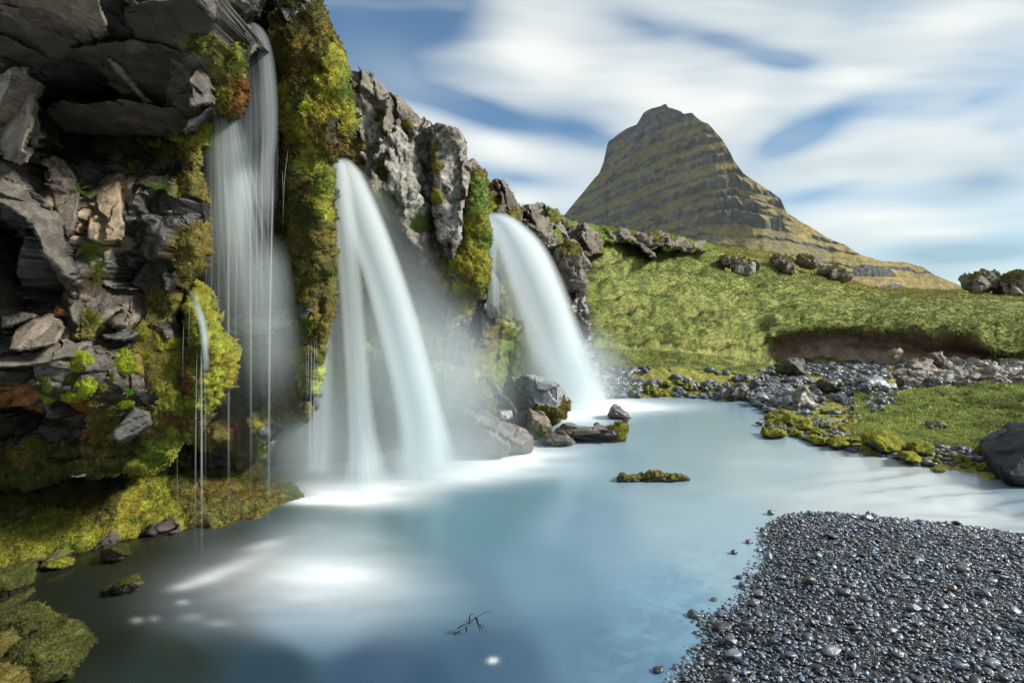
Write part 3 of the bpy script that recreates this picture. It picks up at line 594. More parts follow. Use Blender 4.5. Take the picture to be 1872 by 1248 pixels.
def left_cliff():
    R = cliff_root('dark overhanging basalt cliff with ferns and moss in the left foreground', P(100, 1040, 4.6))
    # recessed face
    relief('rock_face', [(-80, 150), (60, 150), (385, 215), (376, 300), (378, 420), (374, 490), (345, 520), (332, 560), (345, 640), (352, 720), (338, 790), (322, 835), (270, 872), (230, 868), (150, 860), (70, 890), (-80, 910)],
           [(200, 255, 4.6), (60, 240, 4.2), (200, 330, 4.3), (370, 240, 4.45), (370, 300, 4.35), (372, 480, 4.35), (300, 420, 4.2), (0, 300, 3.5), (-60, 500, 3.2), (30, 430, 3.9), (60, 500, 4.15), (20, 560, 3.9), (130, 490, 3.65), (110, 380, 3.75), (200, 380, 4.0), (200, 480, 4.25), (260, 540, 4.35),
            (90, 600, 3.65), (60, 640, 3.65), (200, 600, 4.0), (200, 690, 3.85), (150, 720, 3.8), (320, 640, 4.3), (320, 720, 4.15), (330, 820, 4.5), (250, 850, 4.45), (150, 850, 4.5), (40, 770, 4.25), (0, 700, 3.6), (90, 830, 4.4), (-60, 880, 4.2), (-60, 700, 3.4), (230, 750, 3.95), (20, 860, 4.35)],
           [(30, 260, 'brown'), (120, 260, 'black'), (200, 262, 'md', .7), (300, 262, 'md', .6), (230, 275, 'brown'), (100, 330, 'tangrey'), (105, 400, 'tangrey'), (210, 360, 'tan', 1.2), (190, 430, 'tan', 1.3), (150, 340, 'grey'), (60, 350, 'grey'), (20, 300, 'grey'), (75, 420, 'bluegrey'), (110, 460, 'bluegrey'), (10, 360, 'lich', .6),
            (280, 330, 'dark'), (260, 400, 'black'), (300, 440, 'black'), (340, 380, 'black'), (350, 290, 'mo'), (362, 250, 'my'), (368, 330, 'mo'), (355, 350, 'mo', .6), (370, 420, 'mo', .7), (360, 480, 'mo'), (310, 280, 'md'), (325, 300, 'black'),
            (30, 440, 'black', 1.2), (20, 520, 'dark'), (60, 560, 'brown'), (80, 590, 'tangrey'), (110, 610, 'tangrey'), (30, 580, 'tangrey', .8), (90, 540, 'dark'), (130, 540, 'brown', .7), (90, 565, 'rust', .5), (180, 540, 'dark'), (240, 550, 'brown'), (200, 575, 'tangrey', .8), (250, 500, 'black'), (300, 500, 'black'),
            (20, 650, 'grey'), (80, 655, 'bluegrey'), (130, 640, 'grey'), (150, 595, 'mo', .7), (190, 620, 'dark'), (240, 610, 'grey', .6), (290, 560, 'mo'), (280, 600, 'mo'), (310, 630, 'my'), (270, 660, 'mo'), (300, 690, 'my', 1.1), (320, 740, 'my'), (290, 800, 'my', 1.1), (310, 770, 'mr', .6), (275, 780, 'mo'), (330, 700, 'mo'), (325, 600, 'dark', .7),
            (170, 660, 'mo', .5), (30, 720, 'rust', 1.2), (20, 690, 'dark'), (60, 690, 'dark', .8), (140, 740, 'rust', .5), (100, 740, 'dark'), (70, 770, 'black'), (30, 770, 'black', 1.2), (200, 700, 'dark', .7), (250, 715, 'dark', .9), (235, 770, 'grey', .7), (220, 790, 'palerock', .45), (180, 790, 'mo', .9), (130, 790, 'dark'), (170, 840, 'mo'), (210, 830, 'md'), (100, 850, 'md'),
            (40, 830, 'mo', .7), (250, 860, 'my', .7), (20, 870, 'md'), (200, 870, 'black'), (120, 800, 'rust', .4)],
           step=2.7, ew=22, er=.35, jagamp=7, facets=((.55, .13), (.24, .06)), noise=.045, mossd=.05, mat=M_WET, parent=R, seed=3, warp=11, tuft=1.3, tuftl=.026, thick=1.4)
    # overhanging roof
    relief('overhang', [(-80, -90), (520, -90), (463, 2), (458, 14), (440, 34), (442, 52), (436, 85), (432, 105), (440, 125), (444, 170), (440, 196), (425, 214), (402, 204), (385, 222), (350, 240), (318, 250), (230, 244), (110, 243), (62, 215), (-80, 200)],
           [(0, 0, 2.9), (-60, -60, 2.6), (250, 0, 3.1), (150, 50, 3.1), (440, 0, 3.7), (400, 20, 3.45), (380, 90, 3.55), (440, 200, 4.15), (330, 245, 4.4), (100, 240, 4.5), (0, 180, 3.8), (200, 200, 4.25), (350, 130, 3.7), (250, 100, 3.55), (130, 120, 3.65), (160, 180, 4.15), (370, 170, 3.85), (430, 150, 4.0), (60, 100, 3.3)],
           [(60, 15, 'tangrey'), (120, 15, 'tangrey'), (170, 35, 'tangrey'), (200, 10, 'dark'), (220, 50, 'black'), (60, 50, 'brown'), (30, 80, 'dark'), (80, 90, 'brown', .7), (130, 70, 'brown'), (300, 10, 'brown'), (350, 5, 'grey'), (375, 20, 'grey'), (300, 50, 'dark'), (420, 10, 'dark'), (410, 40, 'black'), (450, 10, 'grey', .6),
            (180, 95, 'tangrey', .4), (210, 125, 'tangrey', .4), (240, 160, 'tangrey', .4), (262, 176, 'tangrey', .4), (250, 80, 'dark'), (290, 70, 'brown', .6), (340, 85, 'brown', .5), (280, 110, 'black'), (320, 120, 'dark'), (150, 130, 'dark'), (100, 130, 'dark'), (60, 170, 'dark'), (180, 160, 'black'), (200, 200, 'dark'), (140, 200, 'brown'), (230, 210, 'rust', .5), (280, 200, 'dark'), (300, 230, 'dark'),
            (250, 145, 'md', .35), (140, 145, 'md', .35), (350, 140, 'grey'), (360, 165, 'grey'), (375, 130, 'grey', .8), (345, 175, 'mo', .4), (335, 210, 'bluegrey'), (360, 195, 'bluegrey', .6), (380, 60, 'my', .35), (377, 85, 'my', .35), (432, 75, 'my'), (420, 50, 'grey', .6), (435, 95, 'my', .8), (390, 100, 'mo'), (400, 130, 'mo'), (425, 150, 'mr'), (432, 180, 'mr'), (415, 185, 'mo'), (400, 170, 'my'), (420, 120, 'mo'), (380, 210, 'mo'), (345, 232, 'my', .8), (410, 200, 'mo'), (0, 150, 'tangrey'), (20, 220, 'tangrey')],
           step=2.7, ew=16, er=.22, jagamp=6, aniso=(1, 1.9, 1), facets=((.75, .22), (.33, .10)), noise=.022, mossd=.06, parent=R, seed=12, warp=9, tuft=1.3, tuftl=.03, thick=1.6)
    # blocks standing proud of the roof and the face
    def plate(o, D, gx, gy, c, sd, mat=None, fac=((.42, .035), (.15, .010)), thick=.5):
        D = D - .10
        """flat fractured plate of basalt: gx, gy are metres of depth per 100 picture points"""
        cx, cy = np.mean([q[0] for q in o]), np.mean([q[1] for q in o]); cols = [(q[0] * .6 + cx * .4, q[1] * .6 + cy * .4, c) for q in o[::2]] + [(cx, cy, c)]
        for k, q in enumerate(o[1::3]): cols.append((q[0] * .8 + cx * .2, q[1] * .8 + cy * .2, ('brown', 'dark', 'grey')[k % 3], .45))
        relief('rock_plate', o, [(x, y, D + gx * (x - cx) / 100 + gy * (y - cy) / 100) for x, y in [(cx - 90, cy - 90), (cx + 90, cy - 90), (cx, cy), (cx - 90, cy + 90), (cx + 90, cy + 90)]], cols,
               step=2.4, ew=7, er=.09, jagamp=3.0, facets=fac, noise=.018, mossd=0, thick=thick, mat=mat, parent=R, seed=sd, warp=7, aniso=(1, 1.8, 1))
    plate([(-40, 142), (20, 132), (56, 126), (53, 180), (53, 232), (46, 268), (38, 296), (22, 300), (-40, 262)], 3.3, -.25, -.1, 'tangrey', 21)
    plate([(56, 182), (66, 185), (64, 262), (40, 268), (45, 230)], 3.6, .2, .1, 'grey', 22)
    plate([(-20, -20), (165, -30), (178, 8), (192, 54), (158, 54), (118, 30), (50, 20), (-20, 16)], 3.0, -.1, .35, 'tangrey', 23)
    plate([(232, -10), (385, -14), (398, 32), (374, 104), (330, 92), (232, 62), (225, 30)], 3.35, .15, .5, 'dark', 24)
    plate([(340, -30), (385, -20), (397, 30), (392, 40), (368, 20)], 3.2, .5, .1, 'grey', 34)
    plate([(120, 84), (238, 66), (372, 106), (336, 150), (318, 186), (270, 182), (200, 150)], 3.75, .1, .6, 'dark', 25)
    plate([(160, 86), (180, 70), (200, 96), (236, 140), (276, 184), (256, 186), (222, 150), (190, 110)], 3.62, .2, .3, 'tangrey', 35)
    plate([(72, 196), (190, 178), (318, 192), (352, 224), (318, 247), (200, 246), (110, 240)], 4.1, .1, .7, 'brown', 26)
    plate([(398, -30), (472, -30), (463, 6), (450, 28), (436, 36), (404, 34)], 3.92, .1, .25, 'dark', 50)
    plate([(402, 36), (438, 34), (442, 52), (436, 66), (418, 60), (406, 62)], 3.98, .2, .2, 'grey', 51)
    plate([(338, 152), (372, 110), (390, 150), (386, 186), (352, 194), (336, 190)], 3.72, .5, -.1, 'grey', 27, M_LICH)
    plate([(322, 244), (335, 212), (372, 194), (388, 186), (372, 205), (345, 232)], 3.85, .3, .3, 'bluegrey', 36)
    plate([(-30, 285), (30, 300), (68, 350), (110, 400), (138, 470), (140, 512), (120, 505), (90, 470), (40, 400), (-30, 360)], 3.55, .28, -.12, 'grey', 28, M_LICH)
    plate([(78, 292), (105, 282), (140, 330), (141, 400), (132, 440), (118, 430), (92, 380), (80, 330)], 3.78, .1, -.1, 'tangrey', 29)
    plate([(160, 345), (176, 336), (214, 330), (222, 352), (240, 420), (238, 444), (190, 447), (150, 438), (146, 400), (142, 365)], 3.98, .15, -.25, 'tan', 30)
    plate([(18, 640), (30, 600), (60, 582), (92, 570), (112, 596), (112, 612), (110, 630), (60, 642)], 3.52, .1, -.3, 'tangrey', 31)
    plate([(-30, 660), (60, 640), (120, 606), (146, 632), (140, 655), (60, 668), (-30, 674)], 3.6, .25, -.4, 'grey', 32)
    plate([(0, 575), (30, 568), (60, 572), (58, 582), (20, 600), (0, 600)], 3.6, 0, -.2, 'grey', 37)
    plate([(120, 560), (140, 548), (150, 575), (146, 600), (128, 592)], 3.72, .3, 0, 'grey', 38)
    plate([(195, 585), (222, 560), (240, 575), (225, 598), (200, 600)], 3.98, .1, -.2, 'tangrey', 33)
    plate([(180, 610), (245, 600), (256, 612), (225, 626), (186, 622)], 3.95, .1, -.3, 'bluegrey', 39)
    plate([(196, 800), (208, 776), (240, 742), (262, 752), (270, 780), (240, 800), (215, 812)], 3.98, .1, -.1, 'bluegrey', 44, M_LICH)
    # mossy bank at the foot
    relief('moss_bank', [(-80, 905), (0, 893), (90, 880), (160, 868), (280, 858), (420, 838), (470, 850), (500, 868), (548, 893), (558, 908), (549, 925), (510, 945), (470, 958), (400, 966), (340, 974), (270, 978), (200, 997), (130, 1022), (60, 1040), (0, 1052), (-80, 1068)],
           [(0, 1050, 4.34), (0, 970, 4.55), (0, 900, 5.1), (200, 1000, 4.83), (200, 930, 5.1), (200, 880, 5.7), (400, 968, 5.22), (400, 900, 5.7), (400, 848, 6.3), (555, 908, 6.1), (480, 870, 6.4), (300, 978, 5.1), (480, 958, 5.4), (100, 1030, 4.52), (-60, 1066, 4.2)],
           [(0, 1045, 'black', .5), (70, 1036, 'black', .45), (130, 1020, 'dark', .45), (200, 995, 'dark', .45), (290, 972, 'black', .5), (320, 965, 'dark', .5), (40, 980, 'my'), (100, 950, 'my'), (40, 930, 'mo'), (150, 970, 'my'), (160, 930, 'mo', .8), (140, 1000, 'mg', .6), (250, 955, 'mg', .7), (240, 930, 'my'), (300, 930, 'my'), (200, 910, 'md'), (120, 900, 'md'), (60, 905, 'md'),
            (300, 890, 'my', .7), (350, 900, 'mo'), (260, 960, 'my'), (380, 930, 'mo'), (420, 900, 'mo'), (440, 935, 'mo', 1.2), (430, 870, 'mg', .6), (480, 900, 'mo'), (510, 915, 'mo'), (530, 900, 'mg', .5), (480, 870, 'mo'), (340, 880, 'md'), (400, 860, 'md'), (0, 1010, 'my'), (380, 958, 'mo')],
           step=2.6, ew=20, er=.16, jagamp=5, facets=((.5, .07), (.18, .05)), noise=.07, mossd=.045, parent=R, seed=41, warp=12, tuft=3.4, tuftl=.026, thick=1.5)
    # water-fed cone of bright moss
    relief('moss_cone', [(340, 530), (350, 510), (362, 512), (385, 545), (402, 590), (416, 640), (425, 668), (418, 700), (400, 735), (375, 775), (345, 800), (325, 780), (335, 700), (338, 620)],
           [(350, 515, 4.5), (345, 640, 4.15), (380, 640, 4.05), (422, 665, 4.4), (360, 740, 4.2), (345, 795, 4.5), (390, 560, 4.45)],
           [(360, 540, 'my'), (350, 600, 'mg'), (360, 650, 'md', .7), (395, 620, 'my', .8), (410, 670, 'my'), (385, 700, 'my', 1.1), (360, 720, 'my'), (345, 760, 'mo'), (375, 580, 'my', .8), (340, 700, 'mr', .4), (360, 680, 'mo', .6)],
           step=2.5, ew=30, er=.16, jagamp=7, facets=((.3, .05),), noise=.09, mossd=.08, parent=R, seed=45, warp=8, tuft=1.0, tuftl=.022, thick=.7)
    return R

def solid(name, outline, D, th, pal, seed, moss=None, mat=None, parent=None, cuts=9, rough=.05, fac=.05, label=None, cat=None, group=None, kind=None, fr=(.55, .72), col=None, tuft=0, spread=1.0, sharp=1.0):
    """an angular rock with the given outline at distance D and real thickness th, resting around its foot"""
    g = random.Random(seed); o = np.array(outline, float); c = o.mean(0); q = []
    size = (o.max(0) - o.min(0)).max() / FPX * D
    for (x, y) in o: q.append(P(x, y, D)[None])
    m = len(o); pick = sorted(g.sample(range(m), min(m, 4))); pick2 = sorted(g.sample(range(m), min(m, 5)))
    for j in pick:
        k = g.uniform(fr[0] - .05, fr[1] + .12); x1, y1 = c + (o[j] - c) * k; q.append(P(x1, y1, D - th * .5 * g.uniform(.6, 1.0))[None])
    for j in pick2:
        k = g.uniform(*fr); x1, y1 = c + (o[j] - c) * k; a = P(x1, y1, D); a[1] += th * .5 * g.uniform(.8, 1.2); q.append(a[None])
    pts = np.concatenate(q)
    foot = Vector((float(pts[:, 0].mean()), float(D), float(pts[:, 2].min())))
    bm = bmesh.new(); vs = [bm.verts.new(Vector(v) - foot) for v in pts.tolist()]
    r = bmesh.ops.convex_hull(bm, input=vs); bad = [v for v in bm.verts if not v.link_faces]
    bmesh.ops.delete(bm, geom=bad, context='VERTS')
    bmesh.ops.recalc_face_normals(bm, faces=bm.faces[:])
    bmesh.ops.bevel(bm, geom=bm.edges[:] , offset=size * .012, segments=1, affect='EDGES')
    bmesh.ops.triangulate(bm, faces=bm.faces[:])
    tl = size / (9 if cuts >= 9 else cuts) 
    for it in range(7):
        es = [e for e in bm.edges if e.calc_length() > tl * .75]
        if not es or len(bm.verts) > (9000 if cuts >= 9 else 900): break
        bmesh.ops.subdivide_edges(bm, edges=es, cuts=1); bmesh.ops.triangulate(bm, faces=[f for f in bm.faces if len(f.verts) > 3])
        tl *= .72
    me = bpy.data.meshes.new(name); bm.to_mesh(me); bm.free()
    n = len(me.vertices); V = np.zeros(n * 3, np.float32); me.vertices.foreach_get('co', V); V = V.reshape(-1, 3).astype(float)
    me.calc_loop_triangles(); T = np.zeros(len(me.loop_triangles) * 3, np.int32); me.loop_triangles.foreach_get('vertices', T); T = T.reshape(-1, 3)
    N = vnormals(V, T); W = V + np.array(foot)
    h, cr = facet(W + .1 * size * np.stack([fbm(W / size, 3, 3, seed), fbm(W / size + 5, 3, 3, seed), fbm(W / size + 9, 3, 3, seed)], -1), (size * .3,) * 3, seed)
    V = V + N * (size * fac * .6 * (h - np.clip(.05 - cr, 0, 1) * 10) + size * rough * .55 * fbm(W / size, 6, 5, seed + 1, .62))[:, None]
    base = np.array(col if col is not None else PAL[pal][0]); n2 = fbm(W / size, 5, 4, seed + 2)[:, None]
    C = base * (1 + .45 * n2) ; MS = np.zeros(n)
    hh = (V[:, 2] - V[:, 2].min()) / (np.ptp(V[:, 2]) + 1e-6)
    if moss:
        nz = fbm(W / size, 3, 4, seed + 5)
        if moss[0] == 'low': mk = hh + .35 * nz < moss[1]
        elif moss[0] == 'top': mk = N[:, 2] + .7 * nz > 1 - moss[1]
        elif moss[0] == 'right': mk = (V[:, 0] - V[:, 0].min()) / np.ptp(V[:, 0]) + .3 * nz > 1 - moss[1]
        else: mk = nz > 1 - 2 * moss[1]
        MS = mk.astype(float); C = np.where(mk[:, None], np.array(PAL[moss[2]][0]) * (1 + .5 * n2), C); V = V + N * (MS * size * .02)[:, None] * (1 + 2 * fbm(W / size, 14, 3, seed + 6))[:, None]
    C = np.clip(C, .005, .8)
    bpy.data.meshes.remove(me)
    ob = mkmesh(name, V, T, col=C, moss=MS, mat=mat or M_ROCK); ob.location = foot
    if parent: ob.parent = parent; ob.location = foot - parent.location
    if label: tag(ob, label, cat or 'rock', group, kind)
    if tuft and moss:
        w = np.nonzero(MS > .5)[0]
        if len(w): 
            N2 = vnormals(V, T); b = blades('moss_fuzz', V[w], N2[w], C[w] * 1.15, size * .03, size * .011, int(tuft * len(w)), spread=.7, seed=seed); b.parent = ob
    return ob
left_cliff()

def buttress():
    R = cliff_root('tall moss covered buttress hanging between the left and the middle waterfall', P(560, 870, 5.4))
    relief('cave_wall', [(420, -90), (560, -90), (575, 20), (600, 150), (615, 260), (612, 400), (612, 560), (592, 640), (578, 700), (580, 745), (560, 768), (520, 778), (505, 815), (480, 838), (440, 850), (400, 872), (330, 885), (300, 800), (300, 150), (400, 150)],
           [(470, 40, 5.05), (440, 150, 5.0), (500, 200, 5.1), (380, 240, 5.5), (370, 450, 5.75), (500, 300, 5.25), (500, 500, 5.7), (400, 560, 5.9), (530, 560, 5.75), (430, 600, 5.85), (430, 660, 6.15), (500, 680, 6.05), (560, 640, 5.6), (570, 740, 5.75), (430, 740, 6.15), (470, 780, 5.75), (400, 800, 5.7), (370, 760, 5.9), (430, 840, 6.1), (560, 760, 5.9), (340, 880, 6.2), (600, 300, 5.6)],
           [(470, 60, 'black'), (460, 140, 'dark'), (490, 200, 'dark'), (450, 220, 'md', .6), (420, 260, 'dark'), (400, 300, 'md'), (390, 360, 'mo'), (400, 430, 'my'), (430, 400, 'mo', .7), (380, 460, 'my', .7), (450, 340, 'dark'), (470, 440, 'md'), (420, 480, 'dark'), (400, 530, 'md'), (450, 540, 'md'), (500, 520, 'mo', .7), (500, 470, 'md'), (470, 590, 'bluegrey', .7),
            (430, 640, 'dark'), (470, 620, 'dark'), (450, 690, 'black'), (500, 650, 'grey', .6), (490, 700, 'mo', .7), (530, 660, 'my', .6), (520, 720, 'mo'), (550, 700, 'mp', .7), (560, 740, 'bluegrey', .6), (540, 750, 'mo'), (400, 720, 'dark'), (430, 730, 'md'), (400, 780, 'mo'), (440, 790, 'mr', .7), (420, 760, 'mo'), (450, 820, 'mo'), (470, 780, 'my', .6), (490, 790, 'bluegrey', .6), (480, 820, 'my', .6), (380, 800, 'my', .6), (400, 850, 'black'), (360, 850, 'black'), (330, 860, 'md'), (530, 620, 'grey', .6), (560, 600, 'mo')],
           step=2.7, ew=16, er=.25, jagamp=7, facets=((.5, .12), (.2, .07)), noise=.06, mossd=.06, mat=M_WET, parent=R, seed=51, warp=11, tuft=.8, tuftl=.03, thick=1.5)
    relief('buttress', [(448, -90), (585, -90), (592, 0), (610, 50), (622, 92), (638, 150), (650, 205), (648, 228), (634, 250), (630, 275), (618, 288), (612, 300), (602, 296), (604, 340), (609, 400), (604, 470), (607, 505), (590, 518), (583, 540), (584, 575), (572, 612), (562, 634), (548, 622), (540, 560), (528, 530), (510, 505), (498, 455), (505, 380), (508, 320), (514, 270), (514, 180), (504, 120), (480, 70), (462, 30)],
           [(470, 0, 5.0), (590, 0, 5.05), (540, 100, 4.75), (640, 210, 4.95), (560, 230, 4.7), (600, 160, 4.75), (520, 280, 5.05), (605, 300, 5.0), (600, 400, 5.15), (540, 400, 5.2), (505, 450, 5.35), (600, 500, 5.25), (560, 600, 5.45), (480, 60, 5.0), (620, 270, 5.0)],
           [(500, 20, 'md'), (560, 20, 'md'), (590, 40, 'mo'), (520, 60, 'mo'), (500, 90, 'mo'), (510, 120, 'mg'), (540, 60, 'md'), (560, 100, 'mo'), (590, 100, 'md', .8), (610, 110, 'my'), (540, 130, 'mo'), (570, 150, 'mg', .8), (600, 150, 'my'), (620, 160, 'mg', .8), (520, 180, 'my'), (550, 190, 'mo'), (590, 200, 'my', 1.1), (620, 200, 'my'), (640, 220, 'my'),
            (560, 210, 'mb', .5), (555, 260, 'mb', .5), (525, 240, 'my'), (580, 240, 'mo'), (600, 235, 'mo'), (610, 225, 'dark', .5), (612, 245, 'brown', .5), (620, 265, 'mo'), (540, 290, 'mo'), (570, 290, 'my'), (590, 280, 'mg', .6), (530, 330, 'md'), (560, 340, 'mo'), (590, 340, 'mg'), (600, 380, 'my', .8), (570, 400, 'md'), (520, 400, 'md'), (540, 440, 'mo'), (580, 450, 'mo'), (600, 440, 'mo'), (600, 490, 'md'), (540, 490, 'md'), (520, 470, 'mo'), (560, 520, 'mo'), (570, 560, 'dark', .6), (555, 590, 'mg'), (575, 580, 'mo'), (550, 560, 'bluegrey', .4), (508, 200, 'dark', .4), (506, 330, 'black', .5)],
           step=2.6, ew=34, er=.45, jagamp=6, facets=((.45, .08), (.18, .05)), noise=.09, mossd=.075, parent=R, seed=53, warp=14, tuft=1.8, tuftl=.03, thick=1.2)
    solid('rock_ledge', [(412, 586), (430, 574), (478, 570), (530, 566), (538, 588), (505, 608), (450, 614), (424, 606)], 5.65, .5, 'palerock', 57, parent=R, rough=.03)
    return R
buttress()

def outcrop():
    R = cliff_root('lichen spotted grey basalt outcrop with mossy right edge between two waterfalls', P(760, 830, 8.2))
    relief('fall_wall', [(430, 600), (560, 420), (580, 270), (760, 330), (860, 480), (905, 560), (975, 640), (985, 735), (930, 745), (880, 775), (830, 800), (760, 835), (700, 852), (540, 858), (430, 868)],
           [(600, 300, 7.6), (600, 600, 7.8), (600, 850, 7.6), (700, 400, 7.9), (700, 600, 7.7), (740, 700, 7.6), (700, 850, 7.7), (800, 600, 8.2), (870, 600, 10.0), (850, 700, 9.7), (900, 740, 11.0), (960, 700, 11.8), (860, 790, 9.4), (800, 800, 8.7), (880, 560, 10.0), (820, 700, 9.0), (900, 650, 11.0), (940, 620, 11.6), (650, 700, 7.6)],
           [(470, 800, 'dark'), (520, 820, 'dark'), (600, 350, 'dark'), (620, 500, 'mp', .7), (590, 600, 'mp'), (610, 700, 'mp'), (640, 600, 'md'), (660, 640, 'mp', .7), (640, 750, 'dark'), (590, 780, 'md'), (700, 560, 'md'), (700, 640, 'mp', .8), (720, 700, 'mp', .8), (740, 750, 'mp', .5), (700, 780, 'dark'), (650, 830, 'dark'), (680, 450, 'dark'), (740, 500, 'bluegrey', .7), (760, 560, 'bluegrey'), (770, 620, 'mo'), (800, 520, 'mo', .7), (790, 580, 'dark'), (830, 600, 'dark'), (760, 680, 'dark'),
            (800, 680, 'mp', .6), (820, 720, 'mo'), (840, 640, 'dark'), (870, 600, 'black'), (850, 580, 'mo', .7), (860, 650, 'mo'), (890, 560, 'black'), (900, 600, 'mo', .6), (880, 680, 'my', .6), (830, 760, 'mo'), (870, 740, 'my'), (860, 720, 'mo'), (790, 760, 'tangrey', .7), (880, 800, 'dark'), (760, 820, 'dark'), (780, 720, 'mp', .5), (940, 660, 'gr'), (920, 690, 'gr'), (960, 690, 'mo')],
           step=3.0, ew=14, er=.2, jagamp=8, facets=((.8, .25), (.32, .10)), noise=.10, mossd=.10, mat=M_WET, parent=R, seed=61, warp=14, tuft=1.2, tuftl=.03, thick=1.5, aniso=(.8, 1, 1.6))
    relief('rock_column', [(600, 250), (636, 215), (637, 152), (648, 147), (672, 150), (700, 163), (716, 172), (735, 185), (760, 201), (782, 208), (788, 226), (800, 240), (850, 262), (850, 300), (856, 420), (840, 520), (806, 540), (780, 500), (740, 430), (700, 385), (655, 330), (600, 290)],
           [(640, 160, 7.15), (700, 170, 7.3), (780, 215, 7.55), (792, 300, 8.1), (800, 400, 8.1), (850, 350, 8.2), (640, 290, 7.0), (700, 280, 7.2), (780, 350, 7.5), (720, 400, 7.4), (800, 500, 7.9), (620, 260, 7.0), (770, 440, 7.7)],
           [(655, 160, 'lichd'), (680, 165, 'lichd'), (640, 190, 'mo', .5), (660, 175, 'mo', .4), (700, 190, 'lichd'), (740, 205, 'lichd'), (650, 215, 'lich'), (680, 240, 'lich'), (720, 240, 'lichd'), (770, 230, 'lich'), (745, 225, 'mo', .45), (700, 225, 'mo', .5), (735, 260, 'lich'), (765, 260, 'lichd', .8), (705, 260, 'my', .35), (640, 260, 'mo', .8), (650, 290, 'mo'), (690, 290, 'lich'),
            (740, 300, 'lich'), (780, 290, 'lich', .8), (700, 320, 'mo', .6), (715, 335, 'my', .5), (680, 340, 'lichd'), (740, 350, 'lich'), (780, 380, 'lich', .8), (790, 300, 'mo', .45), (720, 380, 'gr', .7), (750, 390, 'lich'), (770, 410, 'gr', .7), (740, 430, 'lichd'), (780, 450, 'lichd'), (800, 500, 'mo', .8), (765, 460, 'dark', .6), (610, 270, 'mo')],
           step=2.6, ew=12, er=.3, jagamp=4, facets=((1.0, .20), (.42, .11), (.16, .035)), noise=.05, mossd=.05, mat=M_LICH, parent=R, seed=63, warp=8, tuft=2, tuftl=.032, aniso=(.7, .9, 1.5))
    relief('rock_column', [(786, 226), (797, 222), (812, 224), (838, 236), (850, 246), (853, 262), (852, 288), (866, 300), (862, 340), (850, 390), (848, 440), (832, 478), (815, 470), (800, 440), (792, 380), (788, 300)],
           [(790, 230, 7.45), (820, 235, 7.35), (850, 260, 7.6), (820, 350, 7.35), (860, 310, 7.8), (840, 430, 7.7), (795, 400, 7.6), (830, 470, 7.8)],
           [(800, 240, 'lichd'), (830, 250, 'lichd'), (845, 270, 'lich'), (820, 270, 'lich'), (840, 320, 'lich'), (810, 340, 'lich'), (792, 300, 'mo', .7), (795, 360, 'my', .7), (800, 270, 'mo', .4), (830, 380, 'lich', 1.2), (825, 430, 'lich'), (812, 350, 'dark', .3), (830, 460, 'lichd'), (860, 310, 'lichd')],
           step=2.5, ew=10, er=.2, jagamp=4, facets=((.7, .12), (.25, .05)), noise=.04, mossd=.06, mat=M_LICH, parent=R, seed=65, warp=6, tuft=2, tuftl=.035)
    relief('moss_mat', [(853, 290), (868, 290), (880, 302), (887, 318), (890, 345), (893, 400), (893, 520), (884, 545), (862, 560), (842, 566), (826, 540), (812, 500), (822, 470), (840, 440), (848, 390), (856, 340)],
           [(860, 295, 7.9), (885, 320, 8.1), (870, 380, 7.85), (892, 450, 8.2), (850, 480, 7.8), (870, 520, 7.9), (845, 560, 8.1), (820, 500, 7.9)],
           [(868, 300, 'lichd', .7), (880, 320, 'mo', .8), (870, 330, 'gr'), (865, 370, 'gr'), (880, 380, 'gr'), (870, 410, 'my'), (885, 440, 'mg', .7), (850, 430, 'my'), (840, 480, 'my'), (860, 500, 'mo', .8), (880, 490, 'my'), (850, 520, 'mb', .8), (836, 500, 'lich', .5), (840, 545, 'my'), (870, 540, 'mo'), (826, 490, 'my'), (860, 460, 'my'), (885, 520, 'mg', .6)],
           step=2.5, ew=16, er=.3, jagamp=6, facets=((.4, .08), (.18, .05)), noise=.1, mossd=.1, mat=M_LICH, parent=R, seed=67, warp=10, tuft=2.5, tuftl=.04)
    return R
outcrop()

